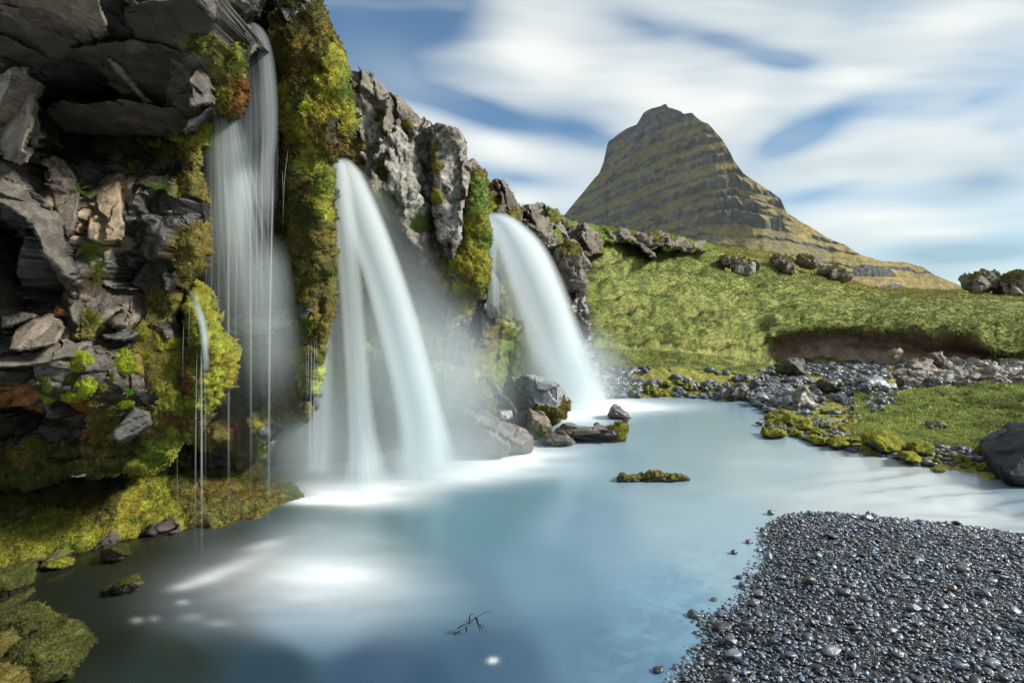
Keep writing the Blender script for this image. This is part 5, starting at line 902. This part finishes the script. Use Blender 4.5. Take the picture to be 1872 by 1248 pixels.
    # named rocks of the shore
    for i, (o, D, th, lab, pal, mat) in enumerate([
        ([(1424, 682), (1430, 656), (1440, 652), (1470, 658), (1476, 668), (1472, 684), (1440, 688)], 14.6, .8, 'dark brown cube shaped boulder under the soil bank', 'dark', M_ROCK),
        ([(1450, 745), (1452, 724), (1472, 705), (1484, 720), (1492, 738), (1488, 748), (1462, 752)], 11.2, .5, 'tilted square boulder with pale flecks by the stony shore', 'lichd', M_WET),
        ([(1375, 742), (1377, 728), (1395, 718), (1404, 728), (1416, 745), (1392, 746)], 12.1, .5, 'twin pointed pale rock at the water line of the far shore', 'palerock', M_WET),
        ([(1326, 728), (1336, 710), (1350, 703), (1362, 700), (1370, 712), (1360, 730)], 12.8, .5, 'broad grey rock at the water edge right of the leafy slope', 'grey', M_WET),
        ([(1372, 710), (1378, 694), (1388, 692), (1392, 704), (1386, 714)], 13.4, .4, 'upright rounded stone on the far shore', 'bluegrey', M_WET),
        ([(1655, 680), (1662, 668), (1690, 655), (1706, 664), (1712, 680), (1690, 690), (1664, 690)], 14.4, .8, 'large pale layered boulder in the rubble under the bank', 'tangrey', M_ROCK),
        ([(1702, 666), (1704, 648), (1722, 642), (1730, 655), (1728, 668)], 15.0, .5, 'pale boulder stacked behind the large layered one', 'tangrey', M_ROCK),
        ([(1627, 654), (1636, 640), (1644, 636), (1651, 642), (1642, 656), (1634, 658)], 15.6, .4, 'leaning pale post shaped rock on the soil bank', 'tan', M_ROCK),
        ([(1746, 706), (1770, 690), (1784, 686), (1798, 695), (1807, 708), (1780, 712)], 12.9, .6, 'pale wedge shaped boulder at the edge of the near meadow', 'tangrey', M_ROCK),
        ([(1808, 704), (1825, 690), (1840, 684), (1852, 698), (1845, 708)], 12.8, .6, 'rough boulder right of the pale wedge shaped one', 'tangrey', M_ROCK),
        ([(1842, 690), (1848, 682), (1858, 680), (1868, 690), (1862, 698)], 13.2, .4, 'small squarish boulder near the right edge of the rubble', 'tangrey', M_ROCK),
        ([(1570, 696), (1580, 688), (1600, 690), (1636, 702), (1640, 712), (1610, 712), (1580, 706)], 13.0, .6, 'long flat blue grey slab in the middle of the stones', 'palerock', M_WET),
        ([(1640, 706), (1650, 692), (1670, 690), (1682, 700), (1680, 710), (1655, 712)], 13.2, .5, 'dark boulder right of the flat blue grey slab', 'dark', M_ROCK),
        ([(1498, 708), (1505, 694), (1530, 692), (1546, 702), (1540, 714), (1510, 716)], 12.7, .6, 'dark wet boulder at the centre of the stony bar', 'dark', M_WET),
        ([(1696, 784), (1702, 772), (1720, 769), (1734, 776), (1730, 784)], 9.3, .35, 'lone dark rock embedded in the near meadow', 'brown', M_ROCK),
        ([(1592, 805), (1598, 797), (1615, 793), (1640, 796), (1653, 808), (1648, 828), (1620, 836), (1598, 828)], 8.1, .6, 'biggest moss covered boulder at the meadow corner', 'dark', M_ROCK),
        ([(1671, 826), (1674, 812), (1700, 809), (1706, 818), (1704, 834), (1684, 838)], 7.8, .4, 'squared brown mossy boulder right of the biggest one', 'dark', M_ROCK),
        ([(1652, 842), (1656, 828), (1668, 824), (1686, 836), (1682, 846), (1665, 848)], 7.5, .35, 'rounded yellow moss dome at the stream edge', 'dark', M_ROCK),
        ([(1392, 796), (1400, 786), (1416, 783), (1436, 788), (1438, 797), (1410, 800)], 9.1, .45, 'leftmost mossy mound jutting from the shore into the water', 'dark', M_ROCK),
        ([(1485, 806), (1492, 798), (1508, 802), (1515, 812), (1500, 816), (1488, 814)], 8.6, .4, 'mossy dome left of the meadow corner boulders', 'dark', M_ROCK),
        ([(1518, 816), (1524, 804), (1542, 802), (1554, 812), (1550, 824), (1530, 824)], 8.35, .4, 'mossy dome just left of the biggest mossy boulder', 'dark', M_ROCK),
        ([(1382, 774), (1388, 771), (1396, 774), (1390, 777)], 10.0, .15, 'left one of two dark stones awash off the mossy shore', 'dark', M_WET),
        ([(1398, 778), (1404, 772), (1412, 776), (1408, 779)], 9.95, .15, 'right one of two dark stones awash off the mossy shore', 'dark', M_WET)]):
        mo = ('top', 1.2, 'my') if ('mossy' in lab or 'moss ' in lab) and 'off the' not in lab else None
        solid('boulder' if th > .3 else 'stone', o, D, th, pal, 180 + i, moss=mo, mat=mat, label=lab, cat='boulder' if th > .3 else 'stone', rough=.05, fac=.07, fr=(.6, .85), tuft=1.8 if mo else 0, cuts=5)
boulders()

def rubble():
    """every other loose rock of the far shore, copied from a few shapes"""
    protos = []
    for k in range(8):
        g = random.Random(300 + k); o = [(CX + 60 * math.cos(a) * g.uniform(.7, 1), HOR - 40 * math.sin(a) * g.uniform(.6, 1)) for a in [i * math.pi * 2 / 8 + g.uniform(-.25, .25) for i in range(8)]]
        for pal, mo in (('grey', None), ('tangrey', None), ('dark', ('top', 1.1, 'my'))):
            ob = solid('rubble_rock', o, 8.9, .8, pal, 400 + k, moss=mo, mat=M_WET if pal == 'grey' else M_ROCK, cuts=4, rough=.06, fac=.1, col={'grey': (.10, .11, .12), 'tangrey': (.20, .18, .15)}.get(pal))
            ob.location = (0, 0, -50); protos.append(ob)
    kinds = {'grey': protos[0::3], 'tan': protos[1::3], 'moss': protos[2::3]}
    g = random.Random(5); used = set()
    lab = {'grey': 'wet blue grey rock among the loose stones of the far shore', 'tan': 'dry pale rock in the rubble under the soil bank', 'moss': 'yellow mossy stone along the water edge of the far shore'}
    grp = {'grey': 'loose wet rocks of the far shore', 'tan': 'dry rubble below the soil bank', 'moss': 'mossy stones along the shore'}
    jobs = []
    for _ in range(190):                                              # dark wet bar
        px = g.uniform(1360, 1640); jobs.append(('grey', px, g.uniform(694, 718 + (px - 1360) * .16), g.choice([7, 9, 12, 16, 22, 30])))
    for _ in range(55): jobs.append(('grey', g.uniform(1105, 1400), g.uniform(705, 726), g.choice([7, 10, 14, 20, 28])))
    for _ in range(130): jobs.append(('tan', g.uniform(1650, 1900), g.uniform(664, 704), g.choice([10, 14, 20, 28, 36])))
    for _ in range(12): jobs.append(('tan', g.uniform(1430, 1640), g.uniform(664, 690), g.choice([6, 9, 14])))
    for _ in range(85):                                               # mossy edge
        px = g.uniform(1400, 1830); py = np.interp(px, [1400, 1450, 1530, 1600, 1700, 1800, 1872], [786, 797, 817, 832, 848, 862, 885]); jobs.append(('moss', px, py - abs(g.gauss(0, 12)) , g.choice([10, 14, 18, 26])))
    for _ in range(60): jobs.append(('moss', g.uniform(1105, 1370), g.uniform(700, 724), g.choice([10, 14, 20])))
    for _ in range(35): jobs.append(('moss', g.uniform(1430, 1560), g.uniform(745, 800), g.choice([10, 14, 18])))
    # at most 300 rocks of the kind: keep those that show largest
    rk = sorted([j for j in jobs if j[0] != 'moss'], key=lambda j: -j[3])[:285]; jobs = rk + [j for j in jobs if j[0] == 'moss']
    for kind, px, py, wpx in jobs:
        h = gpt(px, py)
        if h is None or h.y > 24: continue
        pr = g.choice(kinds[kind])
        if pr.name in used: o = pr.copy(); COL.objects.link(o)
        else: o = pr; used.add(pr.name)
        s = wpx / FPX * h.y / 1.03
        o.scale = (s * g.uniform(.8, 1.3), s * g.uniform(.8, 1.3), s * g.uniform(.8, 1.3)); o.rotation_euler = (g.uniform(-.3, .3), g.uniform(-.3, .3), g.uniform(0, 6.28))
        o.location = (h.x, h.y, max(h.z, -.03) - s * .18)
        o.name = {'grey': 'rubble_rock', 'tan': 'rubble_rock', 'moss': 'mossy_stone'}[kind]
        tag(o, lab[kind], 'rock' if kind != 'moss' else 'stone', grp[kind])
    for pr in protos:
        if pr.location.z < -40: bpy.data.objects.remove(pr)
rubble()

# ------------------------------------------------------------------ gravel bank
def gravel():
    edge = [(1150, 1330), (1205, 1240), (1235, 1195), (1262, 1165), (1258, 1128), (1300, 1106), (1345, 1085), (1355, 1050), (1372, 1020), (1385, 985), (1398, 960), (1425, 944), (1450, 937), (1500, 935), (1560, 938), (1640, 945), (1720, 953), (1800, 963), (1872, 975), (2000, 1000), (2300, 1060), (2300, 2400), (1000, 2400), (1050, 1700)]
    E = [tuple(P(x, y, WD(y))[:2]) for x, y in edge]
    xs = np.arange(.2, 7.5, .045); ys = np.arange(.9, 6.1, .045); X, Y = np.meshgrid(xs, ys)
    ins = inpoly(X, Y, E); d = dpoly(X, Y, E) * np.where(ins, 1, -1)
    p = np.stack([X, Y, X * 0], -1); z = np.clip(d * .16, -.25, .085) + .012 * fbm(p, 2.0, 3, 4) - .012; p[..., 2] = z
    H, W = X.shape; idx = np.arange(H * W).reshape(H, W); F = np.stack([idx[:-1, :-1], idx[:-1, 1:], idx[1:, 1:], idx[1:, :-1]], -1).reshape(-1, 4)
    o = mkmesh('gravel_bed', p.reshape(-1, 3), F, col=np.tile([[.018, .02, .023]], (H * W, 1)), moss=np.zeros(H * W), mat=M_ROCK); tag(o, 'dark gravel bank sloping into the pool at the lower right', None, None, 'structure')
    bvh = BVHTree.FromPolygons([tuple(v) for v in p.reshape(-1, 3).tolist()], F.tolist())
    m = rock_material('wet_pebble', scale=3.0, rough=.30, spec=.5)
    bm = bmesh.new(); bmesh.ops.create_icosphere(bm, subdivisions=3, radius=1); iv = np.array([v.co[:] for v in bm.verts]); iff = np.array([[v.index for v in f.verts] for f in bm.faces]); bm.free()
    bm = bmesh.new(); bmesh.ops.create_icosphere(bm, subdivisions=2, radius=1); iv2 = np.array([v.co[:] for v in bm.verts]); if2 = np.array([[v.index for v in f.verts] for f in bm.faces]); bm.free()
    def shape(iv, s, angular=.5):
        n = iv + .16 * np.stack([fbm(iv + 9 * s, .9, 2, s), fbm(iv + 9 * s + 3, .9, 2, s), fbm(iv + 9 * s + 7, .9, 2, s)], -1)
        g = np.random.default_rng(s)                                  # a few flattened faces
        for _ in range(int(7 * angular) + 2):
            a = g.normal(0, 1, 3); a /= np.linalg.norm(a); c = g.uniform(.55, .85); k = n @ a; n = n - a * (np.maximum(k - c, 0) * .85)[:, None]
        return n
    g = np.random.default_rng(11); V, F, C = [], [], []; off = 0
    sh = [shape(iv2, 20 + k, .6) for k in range(14)]
    def put(n, smin, smax, lift, pw=2.0):
        nonlocal off
        k = 0
        while k < n:
            x = g.uniform(.3, 5.4); y = g.uniform(2.2, 5.95)
            q = CX + x / y * FPX
            if q > 2080 or not inpoly(np.array([x]), np.array([y]), E)[0] and g.random() > .10: continue
            dd = dpoly(np.array([x]), np.array([y]), E)[0]
            if not inpoly(np.array([x]), np.array([y]), E)[0] and dd > .22 * g.random() ** 1.5: continue
            zz = bvh.ray_cast(Vector((x, y, 2)), Vector((0, 0, -1)))[0]
            if zz is None: continue
            s = smin + (smax - smin) * g.random() ** pw
            v = sh[g.integers(len(sh))] * np.array([s * g.uniform(.75, 1.25), s * g.uniform(.6, .95), s * g.uniform(.28, .55)])
            R = (Matrix.Rotation(g.uniform(0, 6.28), 3, 'Z') @ Matrix.Rotation(g.normal(0, .28), 3, 'X') @ Matrix.Rotation(g.normal(0, .28), 3, 'Y'))
            v = v @ np.array(R).T + np.array([x, y, zz.z + lift * s + g.uniform(0, .006)])
            b = np.array([.052, .070, .096]) * np.exp(g.normal(0, .6)); 
            if g.random() < .05: b = np.array([.13, .10, .075]) * g.uniform(.5, 1.2)
            elif g.random() < .07: b = np.array([.17, .18, .19]) * g.uniform(.6, 1.1)
            V.append(v); F.append(if2 + off); C.append(np.tile(b, (len(v), 1))); off += len(v); k += 1
    put(17000, .005, .014, .30); put(9000, .010, .023, .40); put(420, .020, .046, .5)
    V = np.concatenate(V); F = np.concatenate(F); C = np.concatenate(C)
    o = mkmesh('gravel', V, F, col=C, moss=np.zeros(len(V)), mat=m); tag(o, 'bank of small wet rounded slate grey pebbles', None, None, 'stuff')
    # stones of the bank one can tell apart
    L = [(1478, 1070, 30, .8, (.06, .04, .028), 'dark brown rough stone with a mossy foot upright on the gravel'), (1520, 1198, 40, .45, (.11, .125, .15), 'largest flat blue grey stone on the gravel near the bottom edge'),
         (1340, 1205, 34, .6, (.11, .13, .16), 'angular blue slab at the lower left of the gravel'), (1336, 1180, 34, .6, (.07, .08, .095), 'blocky dark stone behind the angular blue slab'), (1412, 1177, 20, .8, (.03, .033, .036), 'nearly black egg shaped stone left of the largest flat stone'),
         (1575, 1175, 22, .7, (.03, .035, .04), 'black oval pebble above the largest flat stone'), (1815, 1218, 30, .5, (.13, .15, .17), 'pale flat stone near the bottom right corner'), (1670, 1118, 34, .5, (.08, .095, .115), 'broad smooth grey stone in the middle of the gravel'),
         (1583, 951, 26, .6, (.11, .12, .135), 'pale block at the top of the gravel bank'), (1520, 983, 30, .35, (.05, .055, .06), 'long dark slab lying near the top left of the gravel'), (1743, 1082, 20, .8, (.07, .05, .04), 'brownish wedge stone right of centre on the gravel'),
         (1342, 1020, 16, .8, (.05, .05, .055), 'dark stone alone in the shallows left of the gravel tip'), (1268, 1130, 28, .7, (.05, .055, .06), 'dark pair topped stone at the leftmost point of the gravel'), (1307, 1103, 15, .8, (.10, .11, .12), 'small rounded stone in the shallows above the leftmost point'),
         (1410, 944, 18, .8, (.09, .10, .11), 'grey stone at the top left tip of the gravel bank'), (1395, 975, 16, .9, (.06, .065, .07), 'upright stone on the left shore of the gravel tip'), (1370, 997, 15, .8, (.12, .12, .13), 'pale stone at the waterline below the gravel tip'),
         (1352, 1060, 18, .6, (.04, .042, .045), 'flat black stone half in water mid way down the gravel shore'), (1205, 1232, 26, .5, (.03, .033, .036), 'flat black stone at the bottom of the gravel shoreline'), (1388, 1092, 24, .8, (.09, .105, .12), 'rounded grey stone inside the gravel near its left shore'),
         (1378, 1108, 24, .7, (.11, .12, .135), 'smooth pale stone below the rounded grey one'), (1700, 1050, 16, .8, (.10, .10, .10), 'grey lump on the gravel left of the right edge'), (1780, 985, 20, .4, (.14, .15, .16), 'thin pale slab at the upper right of the gravel'),
         (1320, 1150, 40, .4, (.028, .031, .035), 'long black wedge stone at the lower left of the gravel'), (1760, 1045, 26, .5, (.08, .09, .10), 'flat stone near the right side of the gravel'), (1690, 1185, 24, .5, (.11, .10, .085), 'tan grey stone in the lower right gravel')]
    for i, (px, py, w, asp, c, lab) in enumerate(L):
        d = Vector(((px - CX) / FPX, 1, (HOR - py) / FPX)).normalized(); h = bvh.ray_cast(Vector((0, 0, CAMZ)), d)[0]
        if h is None: continue
        h.z = max(h.z, -.01); s = w / 2 / FPX * h.y; v = shape(iv, 60 + i, 1.6) * np.array([s, s * .75, s * asp * .75])
        R = np.array(Matrix.Rotation(g.uniform(-.4, .4), 3, 'Z') @ Matrix.Rotation(g.normal(0, .15), 3, 'Y')); v = v @ R.T
        v = v + vnormals(v, iff) * (s * .05 * fbm(v / s, 3, 4, i))[:, None]
        zmin = v[:, 2].min(); v[:, 2] -= zmin
        o = mkmesh('pebble' if w < 24 else 'stone', v, iff, col=np.tile([c], (len(v), 1)), moss=np.zeros(len(v)), mat=m); o.location = (h.x, h.y, h.z + .008); tag(o, lab, 'stone')
gravel()

# ------------------------------------------------------------------ plants and moss cushions on the left cliff
def ribbon(V, F, C, pts, w, col, off):
    """tapering blade along a list of points"""
    pts = np.array(pts); T = np.gradient(pts, axis=0); S = np.cross(T, np.array([.15, 1.0, .1])); S /= np.linalg.norm(S, axis=1, keepdims=True) + 1e-9
    n = len(pts); ww = w * np.linspace(1, .12, n)[:, None] / 2
    V.append(np.concatenate([pts - S * ww, pts + S * ww])); C.append(np.tile(col, (2 * n, 1)))
    F += [[off + i, off + i + 1, off + n + i + 1, off + n + i] for i in range(n - 1)]
    return off + 2 * n
def arc(base, d, L_, droop, n=7, bend=0.0, g=None):
    d = np.array(d, float); d /= np.linalg.norm(d); out = [np.array(base, float)]; v = d.copy()
    for i in range(n - 1):
        v = v + np.array([bend, 0, -droop]) / n; v /= np.linalg.norm(v); out.append(out[-1] + v * L_ / (n - 1))
    return out
def at_surface(px, py, lift=.01):
    h = surf(px, py); p, N = h if h else (P(px, py, 4.2), np.array([0, -1, 0]))
    q = p + np.array([0, -1, 0]) * lift; return q, N
def fern(px, py, lab, n, Lpx, spread, col, seed, tilt=(0.3, .6)):
    g = np.random.default_rng(seed); q, N = at_surface(px, py, .05); root = empty('fern', q); tag(root, lab, 'fern'); sc_ = q[1] / FPX
    for k in range(n):
        a = g.uniform(*spread); L_ = Lpx * sc_ * g.uniform(.6, 1.1); d = (math.cos(a), -.45 * g.random() - .1, math.sin(a)); pts = arc(q, d, L_, g.uniform(.3, 1.0), 11)
        V, F, C = [], [], []; c = np.array(col) * g.uniform(.7, 1.3); off = ribbon(V, F, C, pts, L_ * .03, c * .7, 0)
        T = np.gradient(np.array(pts), axis=0)
        for i in range(1, 11):
            t = T[i] / np.linalg.norm(T[i]); sd_ = np.cross(t, (0.1, 1, 0)); l = L_ * .20 * (1 - (i / 11.5)) ** .7
            for s_ in (-1, 1):
                dd = sd_ * s_ + t * .5; b = np.array(pts[i]); off = ribbon(V, F, C, [b, b + dd * l * .55, b + dd * l + np.array([0, 0, -.1 * l])], l * .42, c * g.uniform(.8, 1.2), off)
        mkmesh('frond', np.concatenate(V) - q, F, col=np.concatenate(C), mat=M_LEAF, smooth=False).parent = root
def tuft(px, py, lab, n, Lpx, spread, col, seed, droop=(.4, 1.6), w=.05, name='grass_tuft', cat='grass tuft', lift=.03):
    g = np.random.default_rng(seed); q, N = at_surface(px, py, lift); V, F, C = [], [], []; off = 0
    for k in range(n):
        a = g.uniform(*spread); L_ = Lpx * q[1] / FPX * g.uniform(.45, 1.1); d = (math.cos(a), -g.uniform(.0, .7), math.sin(a)); b = q + g.normal(0, .008, 3)
        off = ribbon(V, F, C, arc(b, d, L_, g.uniform(*droop), 7, g.normal(0, .2)), L_ * w, np.array(col) * g.uniform(.55, 1.4), off)
    o = mkmesh(name, np.concatenate(V) - q, F, col=np.clip(np.concatenate(C), 0, .8), mat=M_LEAF, smooth=False); o.location = q; tag(o, lab, cat)
def plants():
    G = (.16, .24, .025); D_ = (.10, .17, .02)
    fern(215, 318, 'bright fern hanging under the dark roof above the tan rock plate', 13, 40, (-.3, 2.4), (.24, .32, .03), 1)
    fern(285, 272, 'dense dark green fern tucked under the roof corner', 14, 26, (-.6, 3.0), D_, 2)
    fern(165, 468, 'large fern in the leafy clump beneath the tan rock plate', 12, 60, (-.8, 1.6), G, 3)
    fern(160, 590, 'fern with drooping fronds above the lime moss cushions', 10, 46, (-1.0, 1.8), (.20, .26, .03), 4)
    fern(305, 548, 'small fern left of the cone of dripping moss', 11, 24, (-1.2, 2.6), D_, 5)
    fern(95, 262, 'tiny fern in the crack at the back of the roof', 7, 24, (-.2, 2.8), G, 6)
    fern(345, 268, 'feathery fern on the mossy corner beside the left waterfall', 9, 22, (-.4, 2.8), (.20, .25, .03), 7)
    tuft(145, 348, 'green grass tuft at the top of the dry pale grass', 26, 38, (-.5, 3.4), (.22, .32, .03), 10)
    tuft(156, 365, 'dry straw coloured grass hanging between two rock plates', 60, 52, (-2.6, .1), (.42, .36, .22), 11, droop=(1.0, 2.6), w=.02)
    tuft(328, 352, 'spiky green grass tuft on the wet black rock', 26, 34, (-.6, 3.6), (.14, .22, .02), 12)
    tuft(405, 110, 'long green grass drooping from the rusty moss lobe', 16, 62, (-1.4, 2.0), (.20, .30, .03), 13, droop=(1.5, 3.0), w=.03)
    tuft(175, 495, 'thicket of green and yellow leaves below the large fern', 70, 44, (-1.4, 1.2), (.22, .25, .03), 14, w=.10, name='plant', cat='plant')
    tuft(195, 505, 'reddish dry flower stalks reaching right from the leafy thicket', 12, 88, (-.35, .45), (.30, .12, .035), 15, droop=(.1, .7), w=.016, name='dry_stalks', cat='stalks')
    tuft(165, 520, 'pale dead roots dangling below the leafy thicket', 8, 60, (-2.0, -.9), (.42, .38, .30), 16, w=.02, name='roots', cat='roots')
    tuft(262, 282, 'round leaved seedling under the roof corner', 6, 20, (0, 3.1), (.14, .30, .03), 17, w=.5, name='plant', cat='plant')
    tuft(236, 715, 'small scalloped leaf plant among the lower moss', 12, 16, (-1, 4), (.16, .34, .05), 18, w=.6, name='plant', cat='plant')
    # cushions
    bm = bmesh.new(); bmesh.ops.create_icosphere(bm, subdivisions=5, radius=1); iv = np.array([v.co[:] for v in bm.verts]); iff = np.array([[v.index for v in f.verts] for f in bm.faces]); bm.free()
    for i, (px, py, rx, ry, c, lab) in enumerate([(162, 660, 19, 22, 'mb', 'largest lime green moss cushion under the drooping fern'), (228, 655, 19, 18, 'mb', 'lime moss cushion high on the right of the cushion group'), (222, 672, 26, 14, 'mb', 'wide lime moss cushion just under the high right one'),
            (172, 702, 18, 20, 'mb', 'lime moss cushion directly below the largest one'), (146, 719, 16, 13, 'mb', 'oval lime moss cushion on the bare dark rock'), (104, 718, 14, 15, 'mb', 'leftmost bright moss cushion with white flecks beside it'), (92, 728, 14, 9, 'mg', 'flat green moss pad under the leftmost cushion'),
            (136, 690, 13, 9, 'mg', 'small green moss cushion left of the middle ones'), (107, 686, 10, 9, 'mg', 'small dark green moss knob on the left of the group'), (118, 700, 8, 10, 'mg', 'narrow moss knob between two left cushions'), (255, 615, 17, 14, 'my', 'golden moss cushion above the right end of the group'), (250, 650, 12, 7, 'mb', 'thin lime pad at the far right of the group'),
            (207, 740, 16, 12, 'mb', 'lime topped cushion over a brown moss drape'), (215, 757, 26, 18, 'mo', 'brown moss drape under a lime cap'), (143, 780, 14, 13, 'mb', 'lime moss cushion low above the dark cavity'), (157, 800, 9, 13, 'my', 'yellow tail of moss hanging from the low lime cushion'),
            (48, 805, 17, 9, 'mg', 'flat green moss cushion at the lower left'), (64, 815, 11, 11, 'mg', 'round green moss cushion right of the flat lower left one'), (110, 822, 8, 12, 'mg', 'little green moss cushion at the bottom of the dark face'), (188, 708, 8, 8, 'my', 'tiny yellow moss button right of the middle cushions'),
            (202, 688, 8, 9, 'mg', 'tiny green moss button under the wide cushion'), (160, 733, 6, 6, 'mg', 'tiny moss ball below the oval cushion'), (270, 690, 12, 26, 'mo', 'brown drooping moss lock right of the lime cushions'), (345, 705, 12, 16, 'mr', 'brown round moss knob beside the dripping cone')]):
        q, N = at_surface(px, py, .0); k = q[1] / FPX; s3 = np.array([rx, min(rx, ry) * .55, ry * .9]) * k
        n = iv * (1 + .45 * fbm(iv + i * 7, 1.5, 3, i))[:, None] + iv * (.16 * fbm(iv + i, 5, 3, i) + .05 * fbm(iv, 16, 2, i))[:, None]
        v = n * s3; c_ = np.array(PAL[c][0]) * (1 + .3 * fbm(iv + i, 3, 3, 3))[:, None]
        o = mkmesh('moss_cushion', v, iff, col=np.clip(c_, 0, .7), moss=np.ones(len(v)), mat=M_ROCK); o.location = q; tag(o, lab, 'moss cushion')
        b = blades('moss_fuzz', v, vnormals(v, iff), c_ * 1.15,   .008, .0035, 6000, up=-.1, spread=.8, seed=i, kind=None); b.parent = o
    # withered twig standing in the pool
    V, F, C = [], [], []; off = 0; D = float(WD(1158)); 
    def q(px, py, dz=0): return P(px, py, D + dz)
    for pts, w in [([(836, 1148), (852, 1140), (868, 1130), (886, 1119), (898, 1118), (901, 1124)], .006), ([(858, 1138), (859, 1124), (864, 1121), (869, 1128), (875, 1146)], .006), ([(828, 1158), (838, 1154), (852, 1145), (866, 1142), (878, 1144)], .005), ([(830, 1155), (838, 1160), (843, 1172)], .004),
                   ([(836, 1156), (846, 1158), (855, 1170)], .004), ([(870, 1128), (874, 1140), (877, 1154)], .012), ([(852, 1146), (853, 1158)], .010), ([(876, 1142), (886, 1150), (895, 1163)], .004), ([(878, 1144), (884, 1160), (890, 1184)], .003), ([(856, 1140), (866, 1137), (874, 1139)], .004), ([(876, 1140), (890, 1146)], .004), ([(838, 1148), (856, 1132), (870, 1127)], .004)]:
        a = catmull([(x, y, 0) for x, y in pts], 12) if len(pts) > 2 else np.array([(x, y, 0) for x, y in pts], float)
        off = ribbon(V, F, C, P(a[:, 0], a[:, 1], D + .02 * np.sin(a[:, 0] * .2)), w * 1.3, np.array([.05, .045, .02]), off)
    p0 = q(872, 1158); p0[2] = 0
    o = mkmesh('twig', np.concatenate(V) - p0, F, col=np.concatenate(C), mat=M_LEAF, smooth=False); o.location = p0; tag(o, 'thin withered plant stems poking out of the pool in the foreground', 'twig')
plants()

def haze():
    m = bpy.data.materials.new('haze'); m.use_nodes = True; nt = m.node_tree; nt.nodes.clear()
    v = nn(nt, 'ShaderNodeVolumePrincipled'); v.inputs['Color'].default_value = (.80, .90, 1.0, 1); v.inputs['Density'].default_value = .000045
    o = nn(nt, 'ShaderNodeOutputMaterial'); nt.links.new(v.outputs[0], o.inputs['Volume'])
    x0, x1, y0, y1, z0, z1 = -2500, 4200, -60, 3200, -8, 560
    V = [(x, y, z) for x in (x0, x1) for y in (y0, y1) for z in (z0, z1)]; F = [(0, 1, 3, 2), (4, 6, 7, 5), (0, 4, 5, 1), (2, 3, 7, 6), (0, 2, 6, 4), (1, 5, 7, 3)]
    o = mkmesh('haze', V, F, mat=m, smooth=False); tag(o, None, None, None, 'stuff')
haze()
